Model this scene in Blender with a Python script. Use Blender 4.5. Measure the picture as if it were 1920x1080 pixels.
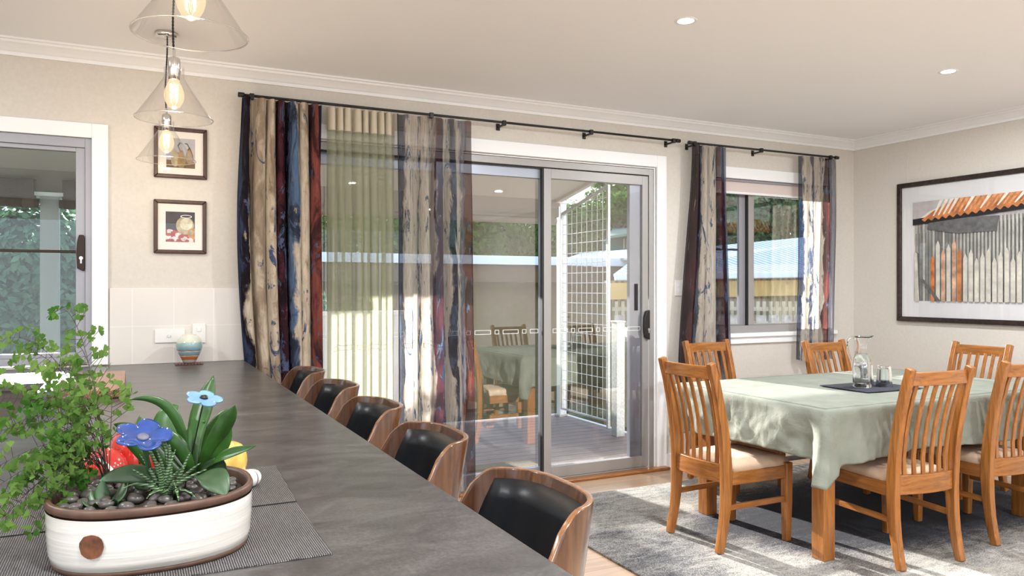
import bpy, math, random
from mathutils import Vector, Matrix, noise
PI = math.pi
random.seed(7)
scene = bpy.context.scene
col = scene.collection
for o in list(bpy.data.objects):
    bpy.data.objects.remove(o)

# ------------------------------------------------------------ camera, world, sun, exposure
F_PX, CAM_H = 1437.0, 1.30
YAW = math.atan(710 / F_PX)
SN, CS = math.sin(YAW), math.cos(YAW)
cam_d = bpy.data.cameras.new('camera'); cam = bpy.data.objects.new('camera', cam_d); col.objects.link(cam)
cam_d.sensor_width = 36; cam_d.lens = F_PX / 1920 * 36; cam_d.clip_start = 0.02; cam_d.clip_end = 300
cam.location = (0, 0, CAM_H); cam.rotation_euler = (PI / 2, 0, -YAW)
scene.camera = cam
scene.view_settings.view_transform = 'Standard'; scene.view_settings.look = 'None'
scene.view_settings.gamma = 1; scene.view_settings.use_curve_mapping = False
scene.view_settings.exposure = 0.93
scene.cycles.max_bounces = 14; scene.cycles.diffuse_bounces = 6; scene.cycles.transparent_max_bounces = 24
scene.cycles.transmission_bounces = 10; scene.cycles.glossy_bounces = 5
scene.cycles.sample_clamp_indirect = 6; scene.cycles.caustics_reflective = False; scene.cycles.caustics_refractive = False

world = bpy.data.worlds.new('sky'); scene.world = world; world.use_nodes = True
wn, wl = world.node_tree.nodes, world.node_tree.links
bg = wn['Background']; bg.inputs['Strength'].default_value = 1.25
tc = wn.new('ShaderNodeTexCoord'); sp = wn.new('ShaderNodeSeparateXYZ'); rp = wn.new('ShaderNodeValToRGB')
wl.new(tc.outputs['Generated'], sp.inputs[0]); wl.new(sp.outputs['Z'], rp.inputs[0]); wl.new(rp.outputs[0], bg.inputs['Color'])
rp.color_ramp.elements[0].position = 0.0; rp.color_ramp.elements[0].color = (0.90, 0.95, 1, 1)
rp.color_ramp.elements[1].position = 0.6; rp.color_ramp.elements[1].color = (0.55, 0.75, 1, 1)

SUN_EL, SUN_AZ = math.radians(15.9), math.radians(7.0)      # light travels towards -Y, slightly +X, downwards
sd = bpy.data.lights.new('sun', 'SUN'); sun = bpy.data.objects.new('sun', sd); col.objects.link(sun)
sd.energy = 12.0; sd.angle = math.radians(0.6); sd.color = (1, 0.96, 0.90)
dirv = Vector((math.sin(SUN_AZ) * math.cos(SUN_EL), -math.cos(SUN_AZ) * math.cos(SUN_EL), -math.sin(SUN_EL)))
sun.rotation_euler = dirv.to_track_quat('-Z', 'Y').to_euler(); sun.location = (0, 30, 12)

YW, XR, CEIL = 4.477, 5.399, 2.52          # back wall, right wall, ceiling
XL, YF = -3.2, -3.3                        # unseen left and front walls
LAMP_W = 22.0

# ------------------------------------------------------------ helpers
def at(px, py, Z):
    """world point seen at photo pixel px,py at depth Z along the optical axis"""
    u = (px - 960) / F_PX
    return Vector((Z * (SN + u * CS), Z * (CS - u * SN), CAM_H - (py - 540) / F_PX * Z))

def tag(o, label=None, cat=None, group=None, kind=None):
    if label: o['label'] = label
    if cat: o['category'] = cat
    if group: o['group'] = group
    if kind: o['kind'] = kind
    return o

def thing(name, label, cat, loc=(0, 0, 0), rz=0, group=None, kind=None):
    o = bpy.data.objects.new(name, None); col.objects.link(o)
    o.empty_display_size = 0.1; o.location = loc; o.rotation_euler = (0, 0, rz)
    return tag(o, label, cat, group, kind)

class MB:
    def __init__(s): s.v = []; s.f = []; s.m = []; s.uv = None
    def add(s, vs, fs, m=0):
        k = len(s.v); s.v += [Vector(p) for p in vs]
        for f in fs: s.f.append(tuple(i + k for i in f)); s.m.append(m)
        return s
    def box(s, x0, x1, y0, y1, z0, z1, m=0, M=None):
        vs = [Vector((x, y, z)) for z in (z0, z1) for y in (y0, y1) for x in (x0, x1)]
        if M: vs = [M @ p for p in vs]
        return s.add(vs, [(0, 2, 3, 1), (4, 5, 7, 6), (0, 1, 5, 4), (2, 6, 7, 3), (0, 4, 6, 2), (1, 3, 7, 5)], m)
    def bar(s, a, b, w, h, m=0, up=(0, 0, 1)):
        a, b = Vector(a), Vector(b); d = (b - a).normalized(); up = Vector(up)
        if abs(d.dot(up)) > .98: up = Vector((0, 1, 0))
        x = d.cross(up).normalized(); y = x.cross(d).normalized()
        vs = [p + x * sx * w / 2 + y * sy * h / 2 for p in (a, b) for sx, sy in ((-1, -1), (1, -1), (1, 1), (-1, 1))]
        return s.add(vs, [(3, 2, 1, 0), (4, 5, 6, 7), (0, 1, 5, 4), (1, 2, 6, 5), (2, 3, 7, 6), (3, 0, 4, 7)], m)
    def sweep(s, pts, ws, hs, x=(1, 0, 0), m=0):
        """rectangular section swept along pts; width along fixed x axis, height along the normal in the bending plane"""
        x = Vector(x).normalized(); n = len(pts); vs = []
        for i, p in enumerate(pts):
            p = Vector(p); d = (Vector(pts[min(i + 1, n - 1)]) - Vector(pts[max(i - 1, 0)])).normalized(); y = x.cross(d).normalized()
            w = ws[i] if isinstance(ws, (list, tuple)) else ws; h = hs[i] if isinstance(hs, (list, tuple)) else hs
            vs += [p + x * sx * w / 2 + y * sy * h / 2 for sx, sy in ((-1, -1), (1, -1), (1, 1), (-1, 1))]
        fs = [(3, 2, 1, 0), tuple(4 * (n - 1) + k for k in range(4))]
        for i in range(n - 1):
            for k in range(4): fs.append((4 * i + k, 4 * i + (k + 1) % 4, 4 * i + 4 + (k + 1) % 4, 4 * i + 4 + k))
        return s.add(vs, fs, m)
    def tube(s, pts, r, n=8, m=0, cap=True):
        pts = [Vector(p) for p in pts]; N = len(pts); vs = []
        up = Vector((0, 0, 1)); d0 = (pts[1] - pts[0]).normalized()
        if abs(d0.dot(up)) > .95: up = Vector((1, 0, 0))
        for i, p in enumerate(pts):
            d = (pts[min(i + 1, N - 1)] - pts[max(i - 1, 0)]).normalized()
            x = d.cross(up).normalized(); y = d.cross(x).normalized(); up = -y if False else up
            rr = r[i] if isinstance(r, (list, tuple)) else r
            vs += [p + x * math.cos(2 * PI * k / n) * rr + y * math.sin(2 * PI * k / n) * rr for k in range(n)]
        fs = []
        for i in range(N - 1):
            for k in range(n): fs.append((i * n + k, i * n + (k + 1) % n, (i + 1) * n + (k + 1) % n, (i + 1) * n + k))
        if cap: fs += [tuple(range(n))[::-1], tuple((N - 1) * n + k for k in range(n))]
        return s.add(vs, fs, m)
    def lathe(s, prof, c=(0, 0, 0), n=32, m=0, sx=1, sy=1, power=2):
        c = Vector(c); vs = []; fs = []
        for r, z in prof:
            for k in range(n):
                a = 2 * PI * k / n; ca, sa = math.cos(a), math.sin(a)
                if power != 2:
                    q = (abs(ca) ** power + abs(sa) ** power) ** (-1 / power); ca *= q; sa *= q
                vs.append(c + Vector((r * sx * ca, r * sy * sa, z)))
        for i in range(len(prof) - 1):
            for k in range(n): fs.append((i * n + k, i * n + (k + 1) % n, (i + 1) * n + (k + 1) % n, (i + 1) * n + k))
        return s.add(vs, fs, m)
    def disc(s, c, r, n=32, m=0, sx=1, sy=1):
        c = Vector(c); return s.add([c + Vector((r * sx * math.cos(2 * PI * k / n), r * sy * math.sin(2 * PI * k / n), 0)) for k in range(n)], [tuple(range(n))], m)
    def poly(s, pts, m=0): return s.add(pts, [tuple(range(len(pts)))], m)
    def prism(s, pts, d, m=0):
        n = len(pts); d = Vector(d); a = [Vector(p) for p in pts]
        return s.add(a + [p + d for p in a], [tuple(range(n))[::-1], tuple(range(n, 2 * n))] + [(k, (k + 1) % n, n + (k + 1) % n, n + k) for k in range(n)], m)
    def build(s, name, mats, parent=None, smooth=False, bevel=0, seg=2, sub=0, solid=0, shade_angle=None):
        me = bpy.data.meshes.new(name); me.from_pydata([tuple(p) for p in s.v], [], s.f)
        if not isinstance(mats, (list, tuple)): mats = [mats]
        for m in mats: me.materials.append(m)
        me.polygons.foreach_set('material_index', s.m)
        if s.uv:
            l = me.uv_layers.new(name='uv')
            for lp in me.loops: l.data[lp.index].uv = s.uv[lp.vertex_index]
        me.update()
        if smooth: me.polygons.foreach_set('use_smooth', [True] * len(me.polygons))
        o = bpy.data.objects.new(name, me); col.objects.link(o)
        if parent: o.parent = parent
        if solid:
            md = o.modifiers.new('solid', 'SOLIDIFY'); md.thickness = solid; md.offset = 0
        if bevel:
            md = o.modifiers.new('bevel', 'BEVEL'); md.width = bevel; md.segments = seg; md.limit_method = 'ANGLE'; md.angle_limit = 0.6
            me.polygons.foreach_set('use_smooth', [True] * len(me.polygons))
            wnm = o.modifiers.new('wn', 'WEIGHTED_NORMAL'); wnm.keep_sharp = True
        if sub:
            md = o.modifiers.new('sub', 'SUBSURF'); md.levels = sub; md.render_levels = sub
        return o

def copy_tree(o, parent=None):
    c = o.copy(); col.objects.link(c); c.parent = parent
    for ch in [x for x in bpy.data.objects if x.parent == o]: copy_tree(ch, c)
    return c

# ------------------------------------------------------------ materials
class NT:
    def __init__(s, name):
        s.mat = bpy.data.materials.new(name); s.mat.use_nodes = True
        s.n, s.l = s.mat.node_tree.nodes, s.mat.node_tree.links
        s.b = s.n['Principled BSDF']; s.out = s.n['Material Output']
    def node(s, t, **kw):
        n = s.n.new(t)
        for k, v in kw.items(): setattr(n, k, v)
        return n
    def link(s, a, b): s.l.new(a, b)
    def coords(s, kind='Object', scale=(1, 1, 1), rot=(0, 0, 0)):
        t = s.node('ShaderNodeTexCoord'); m = s.node('ShaderNodeMapping'); m.inputs['Scale'].default_value = scale; m.inputs['Rotation'].default_value = rot
        s.link(t.outputs[kind], m.inputs[0]); return m.outputs[0]
    def noise(s, vec, scale=5, detail=4, rough=.55, dist=0):
        n = s.node('ShaderNodeTexNoise'); n.inputs['Scale'].default_value = scale; n.inputs['Detail'].default_value = detail
        n.inputs['Roughness'].default_value = rough; n.inputs['Distortion'].default_value = dist
        s.link(vec, n.inputs['Vector']); return n.outputs['Fac']
    def ramp(s, fac, stops, interp='LINEAR'):
        r = s.node('ShaderNodeValToRGB'); cr = r.color_ramp; cr.interpolation = interp
        while len(cr.elements) > 1: cr.elements.remove(cr.elements[-1])
        cr.elements[0].position = stops[0][0]; cr.elements[0].color = tuple(stops[0][1]) + (1,)
        for p, c in stops[1:]:
            e = cr.elements.new(p); e.color = tuple(c) + (1,)
        s.link(fac, r.inputs[0]); return r.outputs[0]
    def math(s, op, a, b=0, c=None):
        n = s.node('ShaderNodeMath', operation=op)
        for i, v in enumerate((a, b) if c is None else (a, b, c)):
            if hasattr(v, 'links'): s.link(v, n.inputs[i])
            else: n.inputs[i].default_value = v
        return n.outputs[0]
    def mix(s, fac, a, b, blend='MIX'):
        n = s.node('ShaderNodeMix', data_type='RGBA', blend_type=blend)
        for sock, v in ((n.inputs[0], fac), (n.inputs[6], a), (n.inputs[7], b)):
            if hasattr(v, 'links'): s.link(v, sock)
            else: sock.default_value = v if isinstance(v, (int, float)) else tuple(v) + (1,)
        return n.outputs[2]
    def bump(s, h, strength=.3, dist=.01):
        n = s.node('ShaderNodeBump'); n.inputs['Strength'].default_value = strength; n.inputs['Distance'].default_value = dist
        s.link(h, n.inputs['Height']); s.link(n.outputs[0], s.b.inputs['Normal'])
    def base(s, c): s.link(c, s.b.inputs['Base Color'])

def plain(name, c, rough=.5, metal=0, spec=.5, coat=0, var=0, scale=20, bump=0):
    t = NT(name); b = t.b
    b.inputs['Base Color'].default_value = tuple(c) + (1,); b.inputs['Roughness'].default_value = rough
    b.inputs['Metallic'].default_value = metal; b.inputs['Specular IOR Level'].default_value = spec; b.inputs['Coat Weight'].default_value = coat
    if var or bump:
        f = t.noise(t.coords(), scale, 5)
        if var: t.base(t.ramp(f, [(.3, [x * (1 - var) for x in c]), (.7, [min(1, x * (1 + var)) for x in c])]))
        if bump: t.bump(f, bump, .004)
    return t.mat

def wood(name, light, dark, rough=.35, axis='Z', coat=0, scale=1.0):
    t = NT(name); sc = {'Z': (22, 22, 1.6), 'X': (1.6, 22, 22), 'Y': (22, 1.6, 22)}[axis]
    v = t.coords('Object', tuple(x * scale for x in sc))
    f = t.noise(v, 2.0, 6, .6, 1.2); g = t.noise(v, 9, 3, .7)
    h = t.math('ADD', t.math('MULTIPLY', f, .75), t.math('MULTIPLY', g, .25))
    t.base(t.ramp(h, [(.32, dark), (.48, [(a + b) / 2 for a, b in zip(light, dark)]), (.62, light)]))
    t.b.inputs['Roughness'].default_value = rough; t.b.inputs['Coat Weight'].default_value = coat; t.b.inputs['Coat Roughness'].default_value = .15
    t.bump(h, .12, .002); return t.mat

def pane(name, ior=1.5, tint=(1, 1, 1), rough=0.0):
    t = NT(name); tr = t.node('ShaderNodeBsdfTransparent'); tr.inputs[0].default_value = tuple(tint) + (1,)
    gl = t.node('ShaderNodeBsdfGlossy'); gl.inputs['Roughness'].default_value = rough
    lw = t.node('ShaderNodeLayerWeight'); lw.inputs[0].default_value = .5; f0 = ((ior - 1) / (ior + 1)) ** 2
    fr = t.math('ADD', t.math('MULTIPLY', t.math('POWER', lw.outputs['Facing'], 5), 1 - f0), f0)
    mx = t.node('ShaderNodeMixShader'); t.link(fr, mx.inputs[0]); t.link(tr.outputs[0], mx.inputs[1]); t.link(gl.outputs[0], mx.inputs[2])
    t.link(mx.outputs[0], t.out.inputs['Surface']); return t.mat

def emit(name, c, s):
    t = NT(name); t.b.inputs['Base Color'].default_value = tuple(c) + (1,); t.b.inputs['Emission Color'].default_value = tuple(c) + (1,); t.b.inputs['Emission Strength'].default_value = s
    return t.mat

def cloth(name, colour_fn, transp=.0, transl=.3, bump=None):
    """woven cloth: diffuse + light passing through + open weave"""
    t = NT(name); c = colour_fn(t)
    df = t.node('ShaderNodeBsdfDiffuse'); tl = t.node('ShaderNodeBsdfTranslucent'); tr = t.node('ShaderNodeBsdfTransparent')
    for n in (df, tl):
        if hasattr(c, 'links'): t.link(c, n.inputs[0])
        else: n.inputs[0].default_value = tuple(c) + (1,)
    m1 = t.node('ShaderNodeMixShader'); m1.inputs[0].default_value = transl; t.link(df.outputs[0], m1.inputs[1]); t.link(tl.outputs[0], m1.inputs[2])
    m2 = t.node('ShaderNodeMixShader'); t.link(m1.outputs[0], m2.inputs[1]); t.link(tr.outputs[0], m2.inputs[2])
    if callable(transp): t.link(transp(t), m2.inputs[0])
    else: m2.inputs[0].default_value = transp
    t.link(m2.outputs[0], t.out.inputs['Surface']); return t.mat

M = {}
def wallmat():
    t = NT('wall_paint'); v = t.coords()
    w = t.noise(v, 60, 3)
    t.base(t.ramp(w, [(.3, (.60, .565, .51)), (.7, (.64, .605, .55))])); t.b.inputs['Roughness'].default_value = .75
    a = t.noise(t.coords('Object', (300, 300, 8)), 2, 2); b = t.noise(t.coords('Object', (8, 8, 300)), 2, 2)
    t.bump(t.math('ADD', a, b), .12, .002); return t.mat
M['wall'] = wallmat()
M['ceiling'] = plain('ceiling_paint', (.88, .905, .94), .9)
M['white'] = plain('white_trim_paint', (.84, .85, .86), .4)
M['offwhite'] = plain('white_plastic', (.78, .77, .75), .35)
def floormat():
    t = NT('timber_floor'); v = t.coords('Object', (1.2, 14, 14))
    f = t.noise(v, 2.2, 6, .6, .6)
    br = t.node('ShaderNodeTexBrick'); t.link(t.coords(), br.inputs['Vector'])
    br.inputs['Scale'].default_value = 1; br.inputs['Brick Width'].default_value = 1.6; br.inputs['Row Height'].default_value = .13; br.inputs['Mortar Size'].default_value = .0012
    br.inputs['Color1'].default_value = (.50, .345, .23, 1); br.inputs['Color2'].default_value = (.58, .42, .29, 1); br.inputs['Mortar'].default_value = (.2, .11, .06, 1)
    g = t.ramp(f, [(.3, (.80, .78, .76)), (.7, (1.05, 1.03, 1.0))])
    t.base(t.mix(1, br.outputs[0], g, 'MULTIPLY')); t.b.inputs['Roughness'].default_value = .28; return t.mat
M['floor'] = floormat()
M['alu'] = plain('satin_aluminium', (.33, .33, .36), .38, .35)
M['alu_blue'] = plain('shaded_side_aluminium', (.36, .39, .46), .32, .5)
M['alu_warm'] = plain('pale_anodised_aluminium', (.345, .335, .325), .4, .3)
M['seal'] = plain('black_rubber_seal', (.02, .02, .022), .6)
M['black'] = plain('black_metal', (.018, .016, .016), .35, .3)
M['bronze'] = plain('dark_bronze_metal', (.03, .018, .012), .35, .6)
M['chrome'] = plain('polished_chrome', (.75, .74, .73), .12, 1)
M['brass'] = plain('worn_steel', (.6, .58, .55), .3, 1)
M['glass_pane'] = pane('window_glass', 2.15)
M['kitchen_pane'] = pane('kitchen_window_glass', 1.6, (.86, .92, .92))
M['picture_glass'] = pane('picture_glass', 1.45)
def thinglass():
    t = NT('clear_pendant_glass'); tr = t.node('ShaderNodeBsdfTransparent'); tr.inputs[0].default_value = (.965, .955, .945, 1)
    gl = t.node('ShaderNodeBsdfGlossy'); gl.inputs['Roughness'].default_value = .02
    lw = t.node('ShaderNodeLayerWeight'); lw.inputs[0].default_value = .32
    mx = t.node('ShaderNodeMixShader'); t.link(t.math('MULTIPLY', t.math('POWER', lw.outputs['Facing'], 1.6), .75), mx.inputs[0]); t.link(tr.outputs[0], mx.inputs[1]); t.link(gl.outputs[0], mx.inputs[2])
    t.link(mx.outputs[0], t.out.inputs['Surface']); return t.mat
M['thin_glass'] = thinglass()
def realglass(name, c, ior, rough=0):
    t = NT(name); t.b.inputs['Base Color'].default_value = tuple(c) + (1,); t.b.inputs['Transmission Weight'].default_value = 1
    t.b.inputs['IOR'].default_value = ior; t.b.inputs['Roughness'].default_value = rough; return t.mat
M['crystal'] = realglass('clear_crystal', (1, 1, 1), 1.5)
M['water'] = realglass('water', (.97, .99, 1), 1.33)
M['oak'] = wood('honey_oak', (.40, .155, .034), (.17, .058, .012), .3, 'Z', .25)
M['oak_x'] = wood('honey_oak_across', (.40, .155, .034), (.17, .058, .012), .3, 'X', .25)
M['oak_y'] = wood('honey_oak_along', (.40, .155, .034), (.17, .058, .012), .3, 'Y', .25)
M['walnut'] = wood('walnut_veneer', (.11, .046, .021), (.036, .014, .007), .16, 'Z', .6)
M['walnut_edge'] = wood('bent_ply_edge', (.30, .14, .055), (.15, .06, .025), .2, 'Z', .6)
M['leather'] = plain('black_leather', (.006, .007, .009), .33, spec=.35, bump=.05, scale=180)
M['suede'] = plain('beige_suede_cushion', (.62, .46, .33), .95, var=.1, scale=14)
M['picture_wood'] = wood('dark_stained_frame', (.07, .028, .012), (.035, .013, .006), .4, 'Z')
M['frame_bronze'] = plain('brushed_dark_bronze', (.06, .045, .042), .28, .7, var=.3, scale=40)
M['mat_board'] = plain('cream_mat_board', (.78, .75, .69), .9)
M['mat_white'] = plain('white_mat_board', (.70, .70, .71), .9)
def benchmat():
    t = NT('dark_stone_laminate'); v = t.coords('Object', (1, 1.9, 1)); f = t.noise(v, 7, 6, .62, .8); g = t.noise(t.coords(), 140, 3, .7)
    h = t.math('ADD', t.math('MULTIPLY', f, .6), t.math('MULTIPLY', g, .4))
    t.base(t.ramp(h, [(.34, (.033, .030, .029)), (.5, (.066, .061, .059)), (.66, (.12, .113, .109))]))
    t.b.inputs['Roughness'].default_value = .30; t.b.inputs['Specular IOR Level'].default_value = .6; t.bump(g, .15, .001); return t.mat
M['bench'] = benchmat()
M['cabinet'] = plain('dark_cabinet_front', (.09, .075, .065), .5)
def matmat(name, a, b, sc, rot=0):
    t = NT(name); v = t.coords('Object', (1, 1, 1), (0, 0, rot))
    w = t.node('ShaderNodeTexWave'); w.bands_direction = 'X'; w.inputs['Scale'].default_value = sc; w.inputs['Distortion'].default_value = 1.2; w.inputs['Detail'].default_value = 2; t.link(v, w.inputs[0])
    w2 = t.node('ShaderNodeTexWave'); w2.bands_direction = 'Y'; w2.inputs['Scale'].default_value = sc * 1.25; w2.inputs['Distortion'].default_value = 2; t.link(v, w2.inputs[0])
    n = t.noise(v, 260, 2, .7); n2 = t.noise(t.coords('Object', (60, 9, 1), (0, 0, rot)), 4, 3)
    f = t.math('MULTIPLY', w.outputs['Fac'], w2.outputs['Fac']); f = t.math('MULTIPLY', f, t.math('ADD', n, n2))
    t.base(t.ramp(f, [(.15, a), (.75, b)])); t.b.inputs['Roughness'].default_value = .7; t.bump(f, .6, .002); return t.mat
M['placemat'] = matmat('woven_charcoal_vinyl', (.012, .011, .012), (.34, .32, .31), 95)
M['slate_cloth'] = matmat('navy_felt', (.018, .022, .035), (.035, .04, .06), 120)
def linen():
    t = NT('sage_linen'); v = t.coords(); a = t.noise(t.coords('Object', (500, 500, 12)), 1, 2); b = t.noise(t.coords('Object', (12, 12, 500)), 1, 2); n = t.noise(v, 9, 4)
    h = t.math('ADD', a, b)
    t.base(t.mix(t.ramp(n, [(.3, (0, 0, 0)), (.7, (1, 1, 1))]), (.185, .205, .168), (.235, .252, .212))); t.b.inputs['Roughness'].default_value = .9
    wr = t.noise(t.coords('Object', (1, 1, 1)), 14, 4, .6, .8)
    t.bump(t.math('ADD', t.math('MULTIPLY', h, .12), wr), .35, .012); return t.mat
M['linen'] = linen()
def rugmat():
    t = NT('distressed_rug_pile'); v = t.coords(); big = t.noise(t.coords('Object', (.9, 1.6, 1)), 1.6, 5, .62, .6); fine = t.noise(v, 190, 3, .75); mid = t.noise(t.coords('Object', (1, 3.0, 1)), 9, 7, .8, .5)
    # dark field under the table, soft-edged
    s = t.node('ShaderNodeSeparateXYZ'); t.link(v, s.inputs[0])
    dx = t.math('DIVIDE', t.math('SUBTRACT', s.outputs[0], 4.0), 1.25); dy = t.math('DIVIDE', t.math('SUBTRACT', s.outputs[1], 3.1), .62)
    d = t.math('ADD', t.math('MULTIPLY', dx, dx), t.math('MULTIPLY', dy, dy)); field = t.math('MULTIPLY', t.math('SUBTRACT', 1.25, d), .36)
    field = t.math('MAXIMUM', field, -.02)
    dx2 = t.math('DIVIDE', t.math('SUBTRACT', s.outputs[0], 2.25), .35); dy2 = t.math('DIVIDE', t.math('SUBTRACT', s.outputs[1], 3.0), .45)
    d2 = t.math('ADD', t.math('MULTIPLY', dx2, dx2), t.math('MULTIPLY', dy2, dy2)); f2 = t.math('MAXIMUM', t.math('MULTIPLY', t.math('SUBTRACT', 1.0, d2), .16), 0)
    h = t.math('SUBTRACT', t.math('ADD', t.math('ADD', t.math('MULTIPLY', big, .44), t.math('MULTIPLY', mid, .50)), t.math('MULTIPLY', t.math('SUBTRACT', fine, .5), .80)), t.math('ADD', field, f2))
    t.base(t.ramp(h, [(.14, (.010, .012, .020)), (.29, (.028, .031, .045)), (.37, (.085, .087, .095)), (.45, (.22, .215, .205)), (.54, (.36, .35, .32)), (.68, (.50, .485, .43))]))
    t.b.inputs['Roughness'].default_value = 1; t.bump(fine, .8, .006); return t.mat
M['rug'] = rugmat()
def barkcolour(seed, seq, L, pale=False):  # pale: light coming through the cloth put into its beige and taupe
    """gum-bark print: vertical trunks of colour across the cloth width (seq), torn edges, fine grain"""
    P = dict(n=(.035, .05, .10), k=(.014, .010, .014), b=((.66, .60, .52) if pale else (.47, .40, .31)), t=((.42, .35, .30) if pale else (.28, .22, .16)),
             u=(.085, .135, .22), r=(.19, .055, .042), m=(.085, .026, .034), g=(.20, .20, .25))
    def fn(t):
        tcn = t.node('ShaderNodeUVMap'); s = t.node('ShaderNodeSeparateXYZ'); t.link(tcn.outputs[0], s.inputs[0])
        def mp(sx, sy, o): q = t.node('ShaderNodeMapping'); q.inputs['Scale'].default_value = (sx * L, sy, 1); q.inputs['Location'].default_value = (seed + o, seed * 1.7, 0); t.link(tcn.outputs[0], q.inputs[0]); return q.outputs[0]
        n1 = t.noise(mp(4, 1.3, 0), 1.6, 5, .62, .9); n2 = t.noise(mp(60, 5, 1), 1.4, 5, .7, .5); n3 = t.noise(mp(13, 2.2, 2), 1.3, 6, .68, 1.5); n4 = t.noise(mp(22, 2.6, 5), 1.3, 6, .7, 1.0)
        k = t.math('ADD', s.outputs[0], t.math('ADD', t.math('MULTIPLY', t.math('SUBTRACT', n1, .5), .17), t.math('MULTIPLY', t.math('SUBTRACT', n4, .5), .10)))
        st = []
        for p, c in seq: st.append((p, P[c]))
        c = t.ramp(k, st, 'LINEAR')
        msk = t.ramp(k, [(p, (1, 1, 1) if q in 'rmu' else (0, 0, 0)) for p, q in seq], 'LINEAR'); n5 = t.noise(mp(7, 1.6, 9), 1.5, 5, .65, .8)
        c = t.mix(t.math('MULTIPLY', msk, t.ramp(n5, [(.47, (.8, .8, .8)), (.56, (0, 0, 0))])), c, P['k'])
        patch = t.ramp(n3, [(.585, (0, 0, 0)), (.61, (1, 1, 1))]); c = t.mix(patch, c, P['u'] if pale else (.07, .09, .16))
        patch2 = t.ramp(n4, [(.315, (1, 1, 1)), (.335, (0, 0, 0))]); c = t.mix(patch2, c, P['t'])
        g = t.ramp(n2, [(.3, (.66, .64, .62)), (.62, (1.1, 1.1, 1.1))]); return t.mix(1, c, g, 'MULTIPLY')
    return fn
def bands(txt):
    """'n.00 k.08 b.12' -> colour bands with crisp edges"""
    it = [(float(w[1:]), w[0]) for w in txt.split()]; o = []
    for i, (p, c) in enumerate(it):
        o.append((p + (.012 if i else 0), c))
        if i + 1 < len(it): o.append((it[i + 1][0] - .004, c))
    return o
M['sheer'] = cloth('olive_green_sheer', lambda t: (.52, .53, .38), .40, .62)
M['sheer_head'] = plain('cream_header_tape', (.52, .47, .37), .9)
M['leaf'] = plain('glossy_green_leaf', (.028, .088, .014), .32, var=.45, scale=18)
M['leaf_dark'] = plain('dark_green_leaf', (.035, .075, .03), .4, var=.4, scale=24)
M['leaf_grey'] = plain('grey_green_succulent', (.10, .15, .085), .5, var=.3, scale=40)
def zebra():
    t = NT('zebra_striped_succulent'); w = t.node('ShaderNodeTexWave'); w.bands_direction = 'Z'; w.inputs['Scale'].default_value = 75; w.inputs['Distortion'].default_value = 3
    t.link(t.coords(), w.inputs[0]); t.base(t.ramp(w.outputs['Fac'], [(.84, (.03, .075, .025)), (.97, (.36, .44, .28))])); t.b.inputs['Roughness'].default_value = .4; return t.mat
M['zebra'] = zebra()
M['fern'] = cloth('maidenhair_leaf', lambda t: t.ramp(t.noise(t.coords(), 9, 2), [(.35, (.045, .13, .02)), (.65, (.17, .28, .07))]), .0, .45)
M['fern_stem'] = plain('dark_fern_stem', (.03, .02, .012), .4)
M['soil'] = plain('dark_potting_soil', (.03, .02, .014), 1, var=.5, scale=120, bump=.8)
M['pebble'] = plain('dark_river_pebble', (.075, .066, .06), .35, var=.3, scale=30)
def glaze():
    t = NT('white_stoneware_glaze'); v = t.coords(); n = t.noise(v, 38, 5, .7); w = t.noise(t.coords('Object', (2, 2, 60)), 2, 3)
    c = t.ramp(w, [(.3, (.58, .55, .50)), (.7, (.74, .71, .66))]); sp = t.ramp(n, [(.70, (0, 0, 0)), (.76, (1, 1, 1))])
    t.base(t.mix(sp, c, (.5, .42, .33))); t.b.inputs['Roughness'].default_value = .22; t.b.inputs['Coat Weight'].default_value = .4; t.bump(w, .25, .003); return t.mat
M['glaze'] = glaze()
M['rim'] = plain('bare_brown_clay_rim', (.085, .042, .026), .45, var=.3, scale=50)
M['knot'] = plain('rust_brown_thumbprint', (.14, .045, .015), .5, var=.6, scale=60)
M['blue_ceramic'] = plain('cobalt_blue_glaze', (.015, .05, .21), .12, coat=.8, var=.25, scale=60)
M['pale_ceramic'] = plain('pale_blue_glaze', (.14, .29, .42), .15, coat=.6, var=.15, scale=60)
M['red_ceramic'] = plain('red_gloss_glaze', (.42, .018, .012), .12, coat=.8, var=.25, scale=25)
M['purple_ceramic'] = plain('plum_gloss_glaze', (.22, .03, .05), .15, coat=.7)
M['yellow_ceramic'] = plain('yellow_gloss_glaze', (.66, .44, .09), .15, coat=.7, var=.1, scale=50)
M['stripe_white'] = plain('white_glaze_stripe', (.8, .78, .76), .2)
def vasemat():
    t = NT('banded_vase_glaze'); v = t.coords(); s = t.node('ShaderNodeSeparateXYZ'); t.link(v, s.inputs[0]); n = t.noise(t.coords('Object', (10, 10, 50)), 1.5, 4)
    k = t.math('ADD', t.math('DIVIDE', s.outputs[2], .150), t.math('MULTIPLY', t.math('SUBTRACT', n, .5), .12))
    t.base(t.ramp(k, [(0, (.50, .52, .46)), (.09, (.45, .48, .44)), (.11, (.36, .11, .035)), (.22, (.42, .14, .04)), (.25, (.6, .55, .45)), (.28, (.22, .09, .04)), (.31, (.18, .32, .36)), (.39, (.20, .33, .37)), (.41, (.7, .66, .56)), (.44, (.28, .12, .06)), (.47, (.15, .27, .36)), (.58, (.24, .38, .40)), (.70, (.28, .42, .40)), (.74, (.60, .64, .52)), (1, (.72, .72, .62))]))
    t.b.inputs['Roughness'].default_value = .15; t.b.inputs['Coat Weight'].default_value = .5; return t.mat
M['vase'] = vasemat()
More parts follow.
